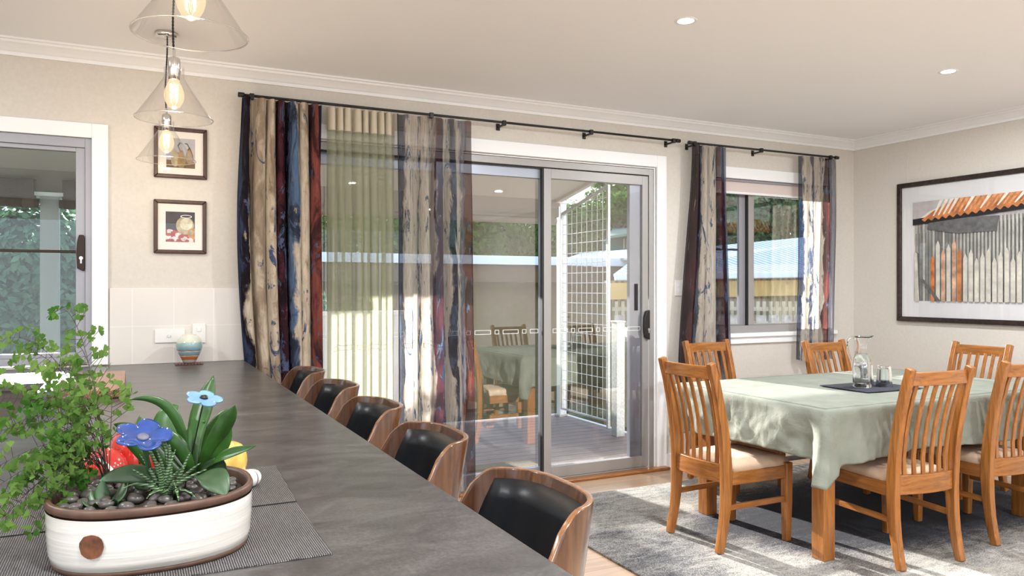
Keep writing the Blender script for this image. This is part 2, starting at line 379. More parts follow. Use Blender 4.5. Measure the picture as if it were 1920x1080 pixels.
def boardmat():
    t = NT('striped_cutting_board'); v = t.coords(); s = t.node('ShaderNodeSeparateXYZ'); t.link(v, s.inputs[0]); n = t.noise(t.coords('Object', (60, 4, 60)), 1, 5)
    k = t.math('ADD', s.outputs[0], t.math('MULTIPLY', n, .004))
    t.base(t.mix(.25, t.ramp(t.math('ADD', t.math('MULTIPLY', k, 3.6), .9), [(0, (.20, .10, .06)), (.58, (.20, .11, .065)), (.60, (.10, .045, .03)), (.68, (.36, .20, .12)), (.72, (.10, .045, .03)), (.78, (.27, .15, .09)), (.84, (.12, .05, .03)), (.88, (.34, .13, .05))], 'CONSTANT'), t.ramp(n, [(.3, (.1, .05, .03)), (.7, (.5, .3, .2))])))
    t.b.inputs['Roughness'].default_value = .3; return t.mat
M['board'] = boardmat()
M['coaster'] = wood('dark_beaded_wood', (.14, .04, .03), (.05, .015, .012), .35, 'X')
M['filament'] = emit('glowing_filament', (1, .70, .38), 26)
M['lens'] = emit('lit_downlight_lens', (1, .97, .92), 14)
def bulbglass():
    t = NT('amber_bulb_glass'); tr = t.node('ShaderNodeBsdfTransparent'); tr.inputs[0].default_value = (1, .93, .82, 1)
    em = t.node('ShaderNodeEmission'); em.inputs[0].default_value = (1, .80, .52, 1); em.inputs[1].default_value = .85
    gl = t.node('ShaderNodeBsdfGlossy'); gl.inputs['Roughness'].default_value = .03
    a = t.node('ShaderNodeMixShader'); a.inputs[0].default_value = .38; t.link(tr.outputs[0], a.inputs[1]); t.link(em.outputs[0], a.inputs[2])
    b = t.node('ShaderNodeMixShader'); b.inputs[0].default_value = .08; t.link(a.outputs[0], b.inputs[1]); t.link(gl.outputs[0], b.inputs[2]); t.link(b.outputs[0], t.out.inputs['Surface']); return t.mat
M['bulb'] = bulbglass()
M['cord'] = plain('black_twisted_cord', (.02, .018, .018), .8)
# outside
def deckmat():
    t = NT('weathered_deck_boards'); v = t.coords(); w = t.node('ShaderNodeTexWave'); w.bands_direction = 'Y'; w.wave_profile = 'SAW'; w.inputs['Scale'].default_value = .314 / .14; t.link(v, w.inputs[0])
    n = t.noise(t.coords('Object', (2, 30, 1)), 2, 5)
    c = t.ramp(n, [(.3, (.17, .125, .11)), (.7, (.28, .21, .19))]); g = t.ramp(w.outputs['Fac'], [(.05, (.15, .15, .15)), (.09, (1, 1, 1))]); t.base(t.mix(1, c, g, 'MULTIPLY')); t.b.inputs['Roughness'].default_value = .6; return t.mat
M['deck'] = deckmat()
M['soffit'] = plain('verandah_ceiling_paint', (.62, .58, .52), .8)
M['beam'] = plain('verandah_beam_paint', (.24, .22, .18), .7)
M['post_paint'] = plain('grey_green_post_paint', (.42, .46, .45), .6)
M['blind_brown'] = plain('brown_outdoor_blind', (.06, .042, .032), .8, var=.3, scale=60)
M['galv'] = plain('galvanised_steel', (.52, .55, .54), .42, .45, var=.2, scale=60)
M['grass'] = plain('dry_lawn_grass', (.13, .13, .055), 1, var=.5, scale=9)
M['wb'] = plain('white_weatherboard', (.75, .76, .80), .6)
def corr(name, a, b, period, axis='X', rough=.5, metal=0):
    t = NT(name); w = t.node('ShaderNodeTexWave'); w.bands_direction = axis; w.inputs['Scale'].default_value = .314 / period; t.link(t.coords(), w.inputs[0])
    t.base(t.ramp(w.outputs['Fac'], [(.1, a), (.9, b)])); t.b.inputs['Roughness'].default_value = rough; t.b.inputs['Metallic'].default_value = metal; t.bump(w.outputs['Fac'], .5, .02); return t.mat
M['roof_iron'] = corr('pale_blue_roof_iron', (.26, .33, .45), (.66, .74, .86), .13, 'X')
M['shed_wall'] = corr('tan_corrugated_wall', (.22, .18, .11), (.36, .31, .20), .10, 'X', .7)
M['olive_wall'] = plain('olive_beige_render', (.20, .17, .095), .9, var=.08, scale=8)
M['brown_eave'] = plain('brown_timber_eave', (.10, .065, .04), .8)
M['yellow_fascia'] = plain('yellow_ochre_fascia', (.60, .42, .16), .6)
M['gutter'] = plain('pale_blue_gutter', (.66, .74, .84), .4)
M['picket'] = plain('pale_timber_picket', (.52, .45, .31), .8, var=.15, scale=12)
M['grey_picket'] = plain('grey_weathered_picket', (.45, .42, .38), .9, var=.3, scale=12)
M['hut_roof'] = plain('green_grey_hut_roof', (.25, .32, .28), .7)
M['hut_wall'] = plain('teal_hut_wall', (.06, .16, .17), .7)
M['tree_dark'] = cloth('dark_conifer_leaf', lambda t: t.ramp(t.noise(t.coords(), 2.2, 3), [(.35, (.035, .085, .015)), (.65, (.12, .22, .05))]), 0, .35)
M['tree_mid'] = cloth('blue_green_leaf', lambda t: t.ramp(t.noise(t.coords(), 2.2, 3), [(.35, (.05, .12, .05)), (.65, (.15, .26, .12))]), 0, .35)
M['hedge_leaf'] = cloth('pale_willow_leaf', lambda t: t.ramp(t.noise(t.coords(), 3, 3), [(.35, (.07, .16, .09)), (.65, (.20, .32, .19))]), 0, .4)
M['trunk'] = plain('bark_brown', (.12, .08, .05), .9, var=.4, scale=12)
M['doormat'] = plain('coir_doormat', (.18, .15, .11), 1, var=.6, scale=160, bump=.8)

# ============================================================ the setting
def struct(name, mb, mats, parent=None, **kw):
    o = mb.build(name, mats, parent, **kw)
    if not parent: o['kind'] = 'structure'
    return o
def srt(name):
    o = thing(name, None, None); o['kind'] = 'structure'; return o

struct('floor', MB().box(XL, XR + .12, YF, YW + .1, -.08, 0), M['floor'])
struct('ceiling', MB().box(XL - .1, XR + .12, YF - .1, YW + .12, CEIL, CEIL + .1), M['ceiling'])
# back wall with three openings  (x0,x1,z0,z1)
W1 = (-1.75, -.165, .905, 2.085); D1 = (.86, 3.375, -.05, 2.16); W2 = (3.86, 5.09, .925, 2.15)
b = MB(); T = .13
def bw(x0, x1, z0, z1): b.box(x0, x1, YW, YW + T, z0, z1)
bw(XL - .1, W1[0], 0, CEIL); bw(W1[0], W1[1], 0, W1[2]); bw(W1[0], W1[1], W1[3], CEIL); bw(W1[1], D1[0], 0, CEIL)
bw(D1[0], D1[1], D1[3], CEIL); bw(D1[1], W2[0], 0, CEIL); bw(W2[0], W2[1], 0, W2[2]); bw(W2[0], W2[1], W2[3], CEIL); bw(W2[1], XR + .12, 0, CEIL)
struct('wall_back', b, M['wall'])
b = MB().box(XR, XR + .12, YF, YW, 0, CEIL); struct('wall_right', b, M['wall'])
# wall panel joint strip on the right wall
struct('trim_8', MB().box(XR - .002, XR, 3.985, 3.989, 0, 2.44), M['wall'])
# unseen walls, each with a wide opening that lets daylight in
b = MB(); b.box(XL - .1, XL, YF, YW, 0, .3); b.box(XL - .1, XL, YF, YW, 2.2, CEIL); b.box(XL - .1, XL, YF, -2.2, .3, 2.2); b.box(XL - .1, XL, 1.4, YW, .3, 2.2); struct('wall_left', b, M['wall'])
b = MB(); b.box(XL, XR + .12, YF - .1, YF, 2.25, CEIL); b.box(XL, -2.7, YF - .1, YF, 0, 2.25); b.box(4.8, XR + .12, YF - .1, YF, 0, 2.25); struct('wall_front', b, M['wall'])

# cornices: cove profile swept along each wall
def cornice(name, a, bb, inward):
    a, bb, n = Vector(a), Vector(bb), Vector(inward)
    prof = [(0, 2.445), (.010, 2.445), (.012, 2.462), (.020, 2.466), (.032, 2.478), (.050, 2.492), (.062, 2.498), (.066, 2.508), (.078, 2.510), (.078, CEIL), (0, CEIL)]
    m = MB(); pa = [Vector((a.x, a.y, z)) + n * d for d, z in prof]; m.prism(pa, bb - a); struct(name, m, M['white'])
cornice('trim_1', (XL, YW, 0), (XR, YW, 0), (0, -1, 0))
cornice('trim_2', (XR, YW, 0), (XR, YF, 0), (-1, 0, 0))
struct('baseboard_back', MB().box(D1[1] + .07, XR, YW - .014, YW, 0, .10), M['white'], bevel=.003)
struct('baseboard_right', MB().box(XR - .014, XR, YF, YW - .014, 0, .10), M['white'], bevel=.003)
struct('baseboard_left', MB().box(.56, D1[0] - .08, YW - .014, YW, 0, .10), M['white'], bevel=.003)

# splashback tiles (200 mm) between counter and 1.297
t = NT('cream_square_tiles'); br = t.node('ShaderNodeTexBrick'); br.offset = 0
mp = t.coords('Object', (1, 1, 1), (PI / 2, 0, 0)); 
cx = t.node('ShaderNodeSeparateXYZ'); t.link(t.coords(), cx.inputs[0]); cb = t.node('ShaderNodeCombineXYZ')
t.link(t.math('ADD', cx.outputs[0], .005), cb.inputs[0]); t.link(t.math('SUBTRACT', cx.outputs[2], .9), cb.inputs[1]); t.link(cb.outputs[0], br.inputs['Vector'])
br.inputs['Scale'].default_value = 1; br.inputs['Brick Width'].default_value = .199; br.inputs['Row Height'].default_value = .199; br.inputs['Mortar Size'].default_value = .0022
br.inputs['Color1'].default_value = (.70, .665, .62, 1); br.inputs['Color2'].default_value = (.69, .655, .61, 1); br.inputs['Mortar'].default_value = (.78, .75, .71, 1)
t.base(br.outputs[0]); t.b.inputs['Roughness'].default_value = .3; t.bump(br.outputs['Fac'], -.4, .002)
struct('trim_3', MB().box(-.111, .58, YW - .008, YW, .9, 1.298), t.mat, bevel=.002)

# ---------------- architraves / windows / door
def architrave(parent, x0, x1, z0, z1, w=.075, bottom=False, d=.018):
    m = MB(); y1 = YW; y0 = YW - d
    m.box(x0 - w, x0, y0, y1, z0, z1 + w); m.box(x1, x1 + w, y0, y1, z0, z1 + w); m.box(x0, x1, y0, y1, z1, z1 + w)
    m.box(x0, x0 + .012, y1, y1 + T, z0, z1); m.box(x1 - .012, x1, y1, y1 + T, z0, z1); m.box(x0 + .012, x1 - .012, y1, y1 + T, z1 - .012, z1)
    return m.build('architrave', M['white'], parent, bevel=.003)
def rect_frame(m, x0, x1, z0, z1, y0, y1, wl, wr, wb, wt, mi=0):
    m.box(x0, x0 + wl, y0, y1, z0, z1, mi); m.box(x1 - wr, x1, y0, y1, z0, z1, mi); m.box(x0 + wl, x1 - wr, y0, y1, z0, z0 + wb, mi); m.box(x0 + wl, x1 - wr, y0, y1, z1 - wt, z1, mi); return m

# window 1: kitchen window
w = srt('window_1'); w.location = (0, 0, 0)
architrave(w, W1[0], -.191, .905, 2.066, .075)
m = MB(); rect_frame(m, -1.70, -.191, .915, 2.064, YW - .004, YW + .075, .035, .030, .035, .048); m.build('window_frame', M['alu'], w, bevel=.002)
m = MB(); rect_frame(m, -1.0, -.221, .950, 2.016, YW + .008, YW + .040, .05, .042, .022, .022); m.build('sash', M['alu'], w, bevel=.002)
m = MB(); rect_frame(m, -1.665, -.96, .950, 2.016, YW + .045, YW + .070, .04, .045, .04, .04); m.build('sash', M['alu'], w, bevel=.002)
MB().box(-.95, -.263, YW + .024, YW + .028, .972, 1.994).build('glass_pane', M['kitchen_pane'], w)
MB().box(-1.625, -1.005, YW + .056, YW + .060, .99, 1.976).build('glass_pane', M['kitchen_pane'], w)
MB().box(-.95, -.263, YW + .012, YW + .024, 1.478, 1.492).build('glazing_bar', M['bronze'], w, bevel=.002)
m = MB(); m.prism([(-.256, YW - .020, 1.40), (-.226, YW - .020, 1.385), (-.222, YW - .020, 1.40), (-.222, YW - .020, 1.555), (-.226, YW - .020, 1.57), (-.248, YW - .020, 1.57), (-.256, YW - .020, 1.535), (-.260, YW - .020, 1.48)], (0, .026, 0))
h = m.build('window_lock', M['bronze'], w, bevel=.003)
m = MB(); m.tube([(-.238, YW - .026, 1.452), (-.238, YW - .019, 1.452)], .009, 14); m.box(-.2415, -.2345, YW - .025, YW - .019, 1.425, 1.452); m.build('keyhole', M['brass'], h)

# window 2: dining window with roller blind
w = srt('window_2')
m = MB(); x0, x1, z0, z1 = W2[0], W2[1], .96, 2.132; wd = .085
m.box(x0 - .05, x0, YW - .018, YW, .94, z1 + wd); m.box(x1, x1 + .05, YW - .018, YW, .94, z1 + wd); m.box(x0, x1, YW - .018, YW, z1, z1 + wd)
m.box(x0, x0 + .012, YW, YW + T, z0, z1); m.box(x1 - .012, x1, YW, YW + T, z0, z1); m.box(x0, x1, YW, YW + T, z1, z1 + .02); m.build('architrave', M['white'], w, bevel=.003)
MB().box(x0 - .08, x1 + .08, YW - .035, YW + .06, .925, .955).box(x0 - .05, x1 + .05, YW - .018, YW, .875, .925).build('window_sill', M['white'], w, bevel=.003)
m = MB(); rect_frame(m, x0 + .012, x1 - .012, .955, 2.13, YW + .04, YW + .11, .04, .04, .055, .045); m.build('window_frame', M['alu_warm'], w, bevel=.002)
m = MB(); rect_frame(m, x0 + .05, 4.305, 1.01, 2.085, YW + .078, YW + .104, .04, .085, .012, .04); m.build('sash', M['alu'], w, bevel=.002)
m = MB(); rect_frame(m, 4.285, x1 - .05, 1.01, 2.085, YW + .046, YW + .072, .055, .04, .012, .05); m.build('sash', M['alu_warm'], w, bevel=.002)
MB().box(4.278, 4.286, YW + .05, YW + .078, 1.01, 2.085).build('seal', M['seal'], w)
MB().box(x0 + .09, 4.22, YW + .089, YW + .093, 1.022, 2.045).build('glass_pane', M['glass_pane'], w)
MB().box(4.34, x1 - .09, YW + .057, YW + .061, 1.022, 2.035).build('glass_pane', M['glass_pane'], w)
MB().box(x0 + .09, 4.22, YW + .094, YW + .104, 1.590, 1.606).build('glazing_bar', M['bronze'], w)
# roller blind
rb = thing('roller_blind', 'pale pink roller blind rolled up at the top of the dining window', 'blind', (4.43, YW + .02, 2.02))
def rel(o, m):
    L = o.location; m.v = [p - L for p in m.v]; return m
rel(rb, MB().box(3.885, 5.065, YW + .018, YW + .022, 2.035, 2.118)).build('blind_fabric', plain('pale_pink_blind_cloth', (.62, .53, .50), .9), rb)
rel(rb, MB().tube([(3.885, YW + .020, 2.028), (5.065, YW + .020, 2.028)], .010, 12)).build('bottom_rail', M['white'], rb)
rel(rb, MB().box(3.875, 5.075, YW + .003, YW + .038, 2.112, 2.130)).build('headrail', M['alu'], rb, bevel=.003)

# door 1: three-panel sliding glass door
d = srt('door_1')
architrave(d, .86, 3.362, 0, 2.165, .084, d=.02)
m = MB()
m.box(.872, .92, YW, YW + .12, 0, 2.15); m.box(3.305, 3.345, YW, YW + .12, 0, 2.15); m.box(.92, 3.305, YW, YW + .12, 2.105, 2.15); m.box(.92, 3.305, YW - .0, YW + .12, 0, .026)
m.build('door_frame', M['alu_warm'], d, bevel=.002)
MB().box(.92, 3.305, YW + .02, YW + .026, 2.096, 2.106).build('track_seal', M['seal'], d)
def panel(x0, x1, y, glass, mats, wl=.05, wr=.05):
    m = MB(); rect_frame(m, x0, x1, .028, 2.098, y, y + .034, wl, wr, .075, .065); o = m.build('door_panel', mats, d, bevel=.002)
    MB().box(x0 + wl, x1 - wr, y + .015, y + .019, .103, 2.033).build('glass_pane', M['glass_pane'], o)
    # dashed safety marking
    s = MB(); x = x0 + wl + .02; k = 0
    while x < x1 - wr - .03:
        w_ = (.115, .03)[k % 2]; xe = min(x + w_, x1 - wr - .01); zc = 1.012; yy = y + .0135; q = .0028
        for a in ((x, xe, zc - .014, zc - .014 + q), (x, xe, zc + .014 - q, zc + .014), (x, x + q, zc - .014, zc + .014), (xe - q, xe, zc - .014, zc + .014)):
            s.box(a[0], a[1], yy, yy + .001, a[2], a[3])
        x = xe + .028; k += 1
    s.build('safety_marking', M['white'], o); return o
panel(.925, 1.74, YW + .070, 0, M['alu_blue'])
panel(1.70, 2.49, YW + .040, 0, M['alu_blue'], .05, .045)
p = panel(2.452, 3.30, YW + .004, 0, M['alu_warm'], .055, .05)
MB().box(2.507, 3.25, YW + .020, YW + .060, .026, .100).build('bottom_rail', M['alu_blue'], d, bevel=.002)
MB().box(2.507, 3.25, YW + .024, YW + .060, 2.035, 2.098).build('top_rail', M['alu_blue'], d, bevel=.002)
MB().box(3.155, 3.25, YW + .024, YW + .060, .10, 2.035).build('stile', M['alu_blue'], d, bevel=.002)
MB().box(2.440, 2.452, YW + .006, YW + .036, .028, 2.098).build('seal', M['seal'], d)
# handle of the sliding panel
m = MB(); m.prism([(3.262, YW - .022, .945), (3.300, YW - .022, .93), (3.300, YW - .022, 1.145), (3.268, YW - .022, 1.135), (3.252, YW - .022, 1.09), (3.249, YW - .022, 1.03), (3.252, YW - .022, .985)], (0, .027, 0))
hh = m.build('door_handle', M['black'], d, bevel=.006)
m = MB(); m.tube([(3.285, YW - .028, 1.005), (3.285, YW - .021, 1.005)], .009, 14); m.box(3.281, 3.289, YW - .027, YW - .021, .98, 1.005); m.build('keyhole', M['brass'], hh)
MB().box(3.195, 3.218, YW + .012, YW + .026, 1.14, 1.33).build('latch', M['black'], d, bevel=.003)
struct('trim_4', MB().box(.80, 3.44, YW - .075, YW + .0, 0, .022), M['oak_x'], bevel=.008)

# ============================================================ counter
ct = thing('kitchen_counter', 'dark grey speckled L shaped breakfast bar counter with stools along it', 'counter', (.1, 2.4, 0))
m = MB(); Zt = .9
out = [(-.335, -.6), (.55, -.6), (.55, YW - .008), (-3.0, YW - .008), (-3.0, 3.77), (-.335, 3.77)]
m.prism([(x, y, Zt - .028) for x, y in out], (0, 0, .028)); rel(ct, m).build('worktop', M['bench'], ct, bevel=.003)
rel(ct, MB().box(-.31, .30, -.55, 3.80, .1, Zt - .029)).build('cabinet', M['cabinet'], ct)
rel(ct, MB().box(-2.95, -.31, 3.80, YW - .02, .1, Zt - .029)).build('cabinet', M['cabinet'], ct)
rel(ct, MB().box(-.27, .26, -.52, 3.86, .0, .1).box(-2.95, -.27, 3.86, YW - .02, 0, .1)).build('kickboard', M['black'], ct)
rel(ct, MB().box(.30, .318, -.55, YW - .02, 0, Zt - .029)).build('back_panel', M['white'], ct)

# ============================================================ bar stools
def make_stool():
    root = thing('bar_stool', '', 'bar stool')
    # local: sitter faces -X (towards counter); origin on the floor under the seat centre
    NTH, NZ = 36, 9; th_max = 1.0
    def plan(s_):   # s_ in [-1,1] -> x,y of the shell (outer) : flattened back with rolled-round wings
        a = s_ * 1.55
        y = .205 * math.copysign(min(1, abs(math.sin(a * .93)) ** .80), a)
        x = .150 - .165 * (abs(s_) ** 2.6)
        return x, y
    zb, zt = .655, .930
    def wingext(z):   # how far round the wings reach at a height
        k = (zt - z) / (zt - zb); return .80 + .42 * k
    m = MB(); th = .013; out = []; inn = []
    for j in range(NZ + 1):
        k = j / NZ; z = zt - (zt - zb) * k
        for i in range(NTH + 1):
            s_ = -1 + 2 * i / NTH; e = wingext(z) * s_; x, y = plan(e)
            # rounded top corners
            r = max(0, (abs(s_) - .80) / .20); zz = z - (1 - k) * .035 * r * r
            lean = .035 * (1 - k) * 1.0 - .03 * k
            out.append(Vector((x + lean * (1 - abs(s_) ** 2), y, zz)))
    W_ = NTH + 1
    nrm = []
    for j in range(NZ + 1):
        for i in range(W_):
            a = out[j * W_ + max(i - 1, 0)]; c = out[j * W_ + min(i + 1, NTH)]; t_ = c - a; n = Vector((-t_.y, t_.x, 0)).normalized()
            nrm.append(n)
    inn = [p + n * th for p, n in zip(out, nrm)]
    N = len(out); fs = []
    for j in range(NZ):
        for i in range(NTH):
            q = (j * W_ + i, j * W_ + i + 1, (j + 1) * W_ + i + 1, (j + 1) * W_ + i); fs.append(q); fs.append(tuple(N + k for k in q[::-1]))
    ring = [i for i in range(W_)] + [(j) * W_ + NTH for j in range(1, NZ + 1)] + [NZ * W_ + i for i in range(NTH - 1, -1, -1)] + [j * W_ for j in range(NZ - 1, 0, -1)]
    m.add(out + inn, fs, 0)
    rf = [(ring[(q + 1) % len(ring)], ring[q], N + ring[q], N + ring[(q + 1) % len(ring)]) for q in range(len(ring))]
    for f in rf: m.f.append(f); m.m.append(1)
    m.build('shell', [M['walnut'], M['walnut_edge']], root, smooth=True, bevel=.003)
    # leather pad inside the shell
    m = MB(); vs = []; a0, a1, j0, j1 = -.80, .80, .075, .93; NP, NQ = 26, 12
    def shellp(s_, k):
        z = zt - (zt - zb) * k; x, y = plan(wingext(z) * s_); lean = .035 * (1 - k) - .03 * k; return Vector((x + lean * (1 - abs(s_) ** 2), y, z))
    for layer in (0, 1):
        for j in range(NQ + 1):
            for i in range(NP + 1):
                u, v = i / NP, j / NQ
                s_ = a0 + (a1 - a0) * u; k = j0 + (j1 - j0) * v
                # rounded corners
                du = abs(u - .5) * 2; dv = abs(v - .5) * 2
                p = shellp(s_ * (1 - .05 * max(0, dv - .6)), k); p2 = shellp(s_ + .02, k); n = Vector((-(p2 - p).y, (p2 - p).x, 0)); n.normalize()
                edge = min(1, (1 - max(du, dv)) * 7); p = p + n * (th + .001 + (.020 * math.sqrt(max(0, edge)) if layer else 0)); vs.append(p)
    fs = []; Wp = NP + 1; Np = Wp * (NQ + 1)
    for j in range(NQ):
        for i in range(NP):
            q = (j * Wp + i, j * Wp + i + 1, (j + 1) * Wp + i + 1, (j + 1) * Wp + i); fs.append(tuple(Np + x for x in q[::-1])); fs.append(q)
    m.add(vs, fs); m.build('back_pad', M['leather'], root, smooth=True)
    m = MB(); prof = [(0, .675), (.15, .675), (.19, .667), (.20, .648), (.195, .632), (0, .630)]
    m.lathe(prof, n=36, sx=.95, sy=1, power=2.8); m.build('seat', M['leather'], root, smooth=True)
    m = MB(); m.lathe([(0, .629), (.19, .629), (.195, .62), (.19, .612), (0, .610)], n=36, sx=.95, power=2.8); m.build('seat_shell', M['walnut'], root, smooth=True)
    m = MB().tube([(0, 0, .04), (0, 0, .36)], .028, 16).tube([(0, 0, .36), (0, 0, .61)], .02, 16); m.build('pole', M['chrome'], root, smooth=True)
    m = MB().lathe([(0, 0), (.20, 0), (.20, .008), (.15, .02), (.03, .045), (0, .045)], n=36); m.build('base', M['chrome'], root, smooth=True)
    ring_ = [(.16 * math.cos(a) - .06, .16 * math.sin(a), .28) for a in [x * PI / 12 - PI for x in range(-7, 8)]]
    m = MB().tube([(0, 0, .28)] + ring_ + [(0, 0, .28)], .009, 8); m.build('footrest', M['chrome'], root, smooth=True)
    return root
stool = make_stool()
labs = ['black and walnut bar stool nearest the camera, largest along the counter', 'black and walnut bar stool second nearest the camera, before the bark print sheer curtain', 'black and walnut bar stool in the middle of the row of five along the counter',
        'black and walnut bar stool second from the back wall end of the counter', 'black and walnut bar stool farthest along the counter, beside the dark curtain']
for i, (x, y, rz) in enumerate([(.565, 1.27, 0), (.580, 1.87, .0), (.590, 2.42, .03), (.60, 2.98, .04), (.60, 3.55, .0)]):
    o = stool if i == 0 else copy_tree(stool)
    o.location = (x, y, 0); o.rotation_euler.z = rz; o['label'] = labs[i]; o['group'] = 'bar stools along the counter'

# ============================================================ dining chairs
def make_chair():
    root = thing('dining_chair', '', 'chair')
    def post(x):   # seat-level y=.05 ; foot y=0 ; top y=-.05
        zs = [0, .06, .14, .22, .32, .42, .52, .62, .72, .82, .925]; ys = [-.045, -.030, -.014, -.004, .002, 0, -.008, -.022, -.042, -.066, -.098]
        return [(x, y, z) for y, z in zip(ys, zs)]
    for sx in (-1, 1):
        MB().sweep(post(sx * .182), .034, [.036, .04, .044, .050, .056, .056, .052, .048, .044, .040, .036]).build('rear_leg', M['oak'], root, bevel=.005)
    for sx in (-1, 1):
        m = MB(); m.sweep([(sx * .193, .40, 0), (sx * .195, .40, .20), (sx * .195, .40, .40)], [.032, .040, .042], [.034, .042, .044]); m.build('front_leg', M['oak'], root, bevel=.004)
    # seat rails
    MB().bar((-.183, .025, .355), (-.195, .38, .355), .022, .065).build('seat_rail', M['oak_y'], root, bevel=.003)
    MB().bar((.183, .025, .355), (.195, .38, .355), .022, .065).build('seat_rail', M['oak_y'], root, bevel=.003)
    MB().bar((-.175, .40, .355), (.175, .40, .355), .022, .065).build('seat_rail', M['oak_x'], root, bevel=.003)
    def curved(z0, z1, y0, bow, th, n=10):
        m = MB(); pts = [(-.166 + .332 * i / n, y0 - bow * (1 - (2 * i / n - 1) ** 2), (z0 + z1) / 2) for i in range(n + 1)]
        vs = []; fs = []
        for x, y, z in pts:
            for dy, zz in ((-th / 2, z0), (th / 2, z0), (th / 2, z1), (-th / 2, z1)): vs.append((x, y + dy, zz))
        for i in range(n):
            for k in range(4): fs.append((4 * i + k, 4 * i + (k + 1) % 4, 4 * i + 4 + (k + 1) % 4, 4 * i + 4 + k))
        fs += [(3, 2, 1, 0), tuple(4 * n + k for k in range(4))]; return m.add(vs, fs)
    curved(.845, .908, -.083, .022, .022).build('top_rail', M['oak_x'], root, bevel=.004)
    curved(.335, .425, -.002, .022, .026).build('lower_back_rail', M['oak_x'], root, bevel=.004)
    for i in range(6):
        x = -.128 + .256 * i / 5; bow = .022 * (1 - (x / .166) ** 2)
        zs = [.42, .50, .60, .70, .80, .86]; ys = [0, .002, -.010, -.030, -.058, -.078]
        MB().sweep([(x * (1 + (z - .42) * .12), y - bow, z) for y, z in zip(ys, zs)], .021, .011).build('slat', M['oak'], root, bevel=.002)
    for sx in (-1, 1):
        MB().bar((sx * .183, .02, .215), (sx * .194, .385, .215), .016, .028).build('stretcher', M['oak_y'], root, bevel=.003)
    # domed cushion
    m = MB(); n = 14; vs = []; fs = []
    for j in range(n + 1):
        for i in range(n + 1):
            u, v = i / n * 2 - 1, j / n * 2 - 1; hw = .205 - .012 * (1 - v) / 2
            x = u * hw; y = .235 + v * .205; e = max(abs(u) ** 3.5, abs(v) ** 3.5)
            rr = 1 - .04 * (abs(u) * abs(v)) ** 6; z = .385 + .052 * (1 - max(abs(u), abs(v)) ** 8) ** .5 - .010 * (1 - u * u) * (1 - v * v) * 0
            vs.append((x * rr, .235 + (y - .235) * rr, z + .008 * (1 - u * u) * (1 - v * v)))
    for j in range(n):
        for i in range(n): fs.append((j * (n + 1) + i, j * (n + 1) + i + 1, (j + 1) * (n + 1) + i + 1, (j + 1) * (n + 1) + i))
    k = len(vs); ed = [i for i in range(n + 1)] + [(j + 1) * (n + 1) - 1 for j in range(1, n + 1)] + [n * (n + 1) + i for i in range(n - 1, -1, -1)] + [j * (n + 1) for j in range(n - 1, 0, -1)]
    fs.append(tuple(ed[::-1])); m.add(vs, fs); m.build('seat_cushion', M['suede'], root, smooth=True)
    return root
chair = make_chair()
places = [(2.585, 3.07, -PI / 2 + .03, 'oak slat back dining chair at the left end of the table, its seat in sunlight'),
          (3.322, 2.368, -.11, 'oak slat back dining chair before the table, just right of the cloth corner'),
          (4.055, 2.395, -.08, 'oak slat back dining chair before the table, cut by the right edge'),
          (3.575, 4.09, PI + .02, 'oak slat back dining chair behind the table, before the left window curtain'),
          (4.30, 3.72, PI + .02, 'oak slat back dining chair behind the table, partly hidden by the jug'),
          (4.92, 3.16, PI / 2 - .03, 'oak slat back dining chair at the far end of the table by the picture')]
for i, (x, y, rz, lab) in enumerate(places):
    o = chair if i == 0 else copy_tree(chair)
    o.location = (x, y, .012); o.rotation_euler.z = rz; o['label'] = lab; o['group'] = 'dining chairs around the table'

# ============================================================ table and cloth
TX0, TX1, TY0, TY1, TZ = 2.82, 4.64, 2.490, 3.56, .745
tb = thing('dining_table', 'honey oak dining table with square legs under the sage cloth', 'table', ((TX0 + TX1) / 2, (TY0 + TY1) / 2, .012))
rel(tb, MB().box(TX0, TX1, TY0, TY1, TZ - .032, TZ)).build('tabletop', M['oak_x'], tb, bevel=.004)
for x in (TX0 + .125, TX1 - .125):
    for y in (TY0 + .125, TY1 - .125):
        rel(tb, MB().box(x - .0375, x + .0375, y - .0375, y + .0375, .012, TZ - .033)).build('leg', M['oak'], tb, bevel=.004)
a = rel(tb, MB().box(TX0 + .17, TX1 - .17, TY0 + .10, TY0 + .125, TZ - .12, TZ - .033).box(TX0 + .17, TX1 - .17, TY1 - .125, TY1 - .10, TZ - .12, TZ - .033).box(TX0 + .10, TX0 + .125, TY0 + .17, TY1 - .17, TZ - .12, TZ - .033).box(TX1 - .125, TX1 - .10, TY0 + .17, TY1 - .17, TZ - .12, TZ - .033)); a.build('apron', M['oak_x'], tb)

# cloth
TROT = 0.0; TPIV = Vector((TX0, TY0, 0)); TM4 = Matrix.Translation(TPIV) @ Matrix.Rotation(TROT, 4, 'Z') @ Matrix.Translation(-TPIV)
tb.location = TM4 @ tb.location; tb.rotation_euler.z = TROT
per = []; st = .02; g = .006
X0, X1, Y0, Y1 = TX0 - g, TX1 + g, TY0 - g, TY1 + g; L = 2 * (X1 - X0) + 2 * (Y1 - Y0)
def perim(s):
    s %= L; w_, h_ = X1 - X0, Y1 - Y0
    if s < w_: return Vector((X0 + s, Y0, 0)), Vector((0, -1, 0)), min(s, w_ - s)
    s -= w_
    if s < h_: return Vector((X1, Y0 + s, 0)), Vector((1, 0, 0)), min(s, h_ - s)
    s -= h_
    if s < w_: return Vector((X1 - s, Y1, 0)), Vector((0, 1, 0)), min(s, w_ - s)
    s -= w_; return Vector((X0, Y1 - s, 0)), Vector((-1, 0, 0)), min(s, h_ - s)
NPc = 440; rows = 26; vs = []; m = MB()
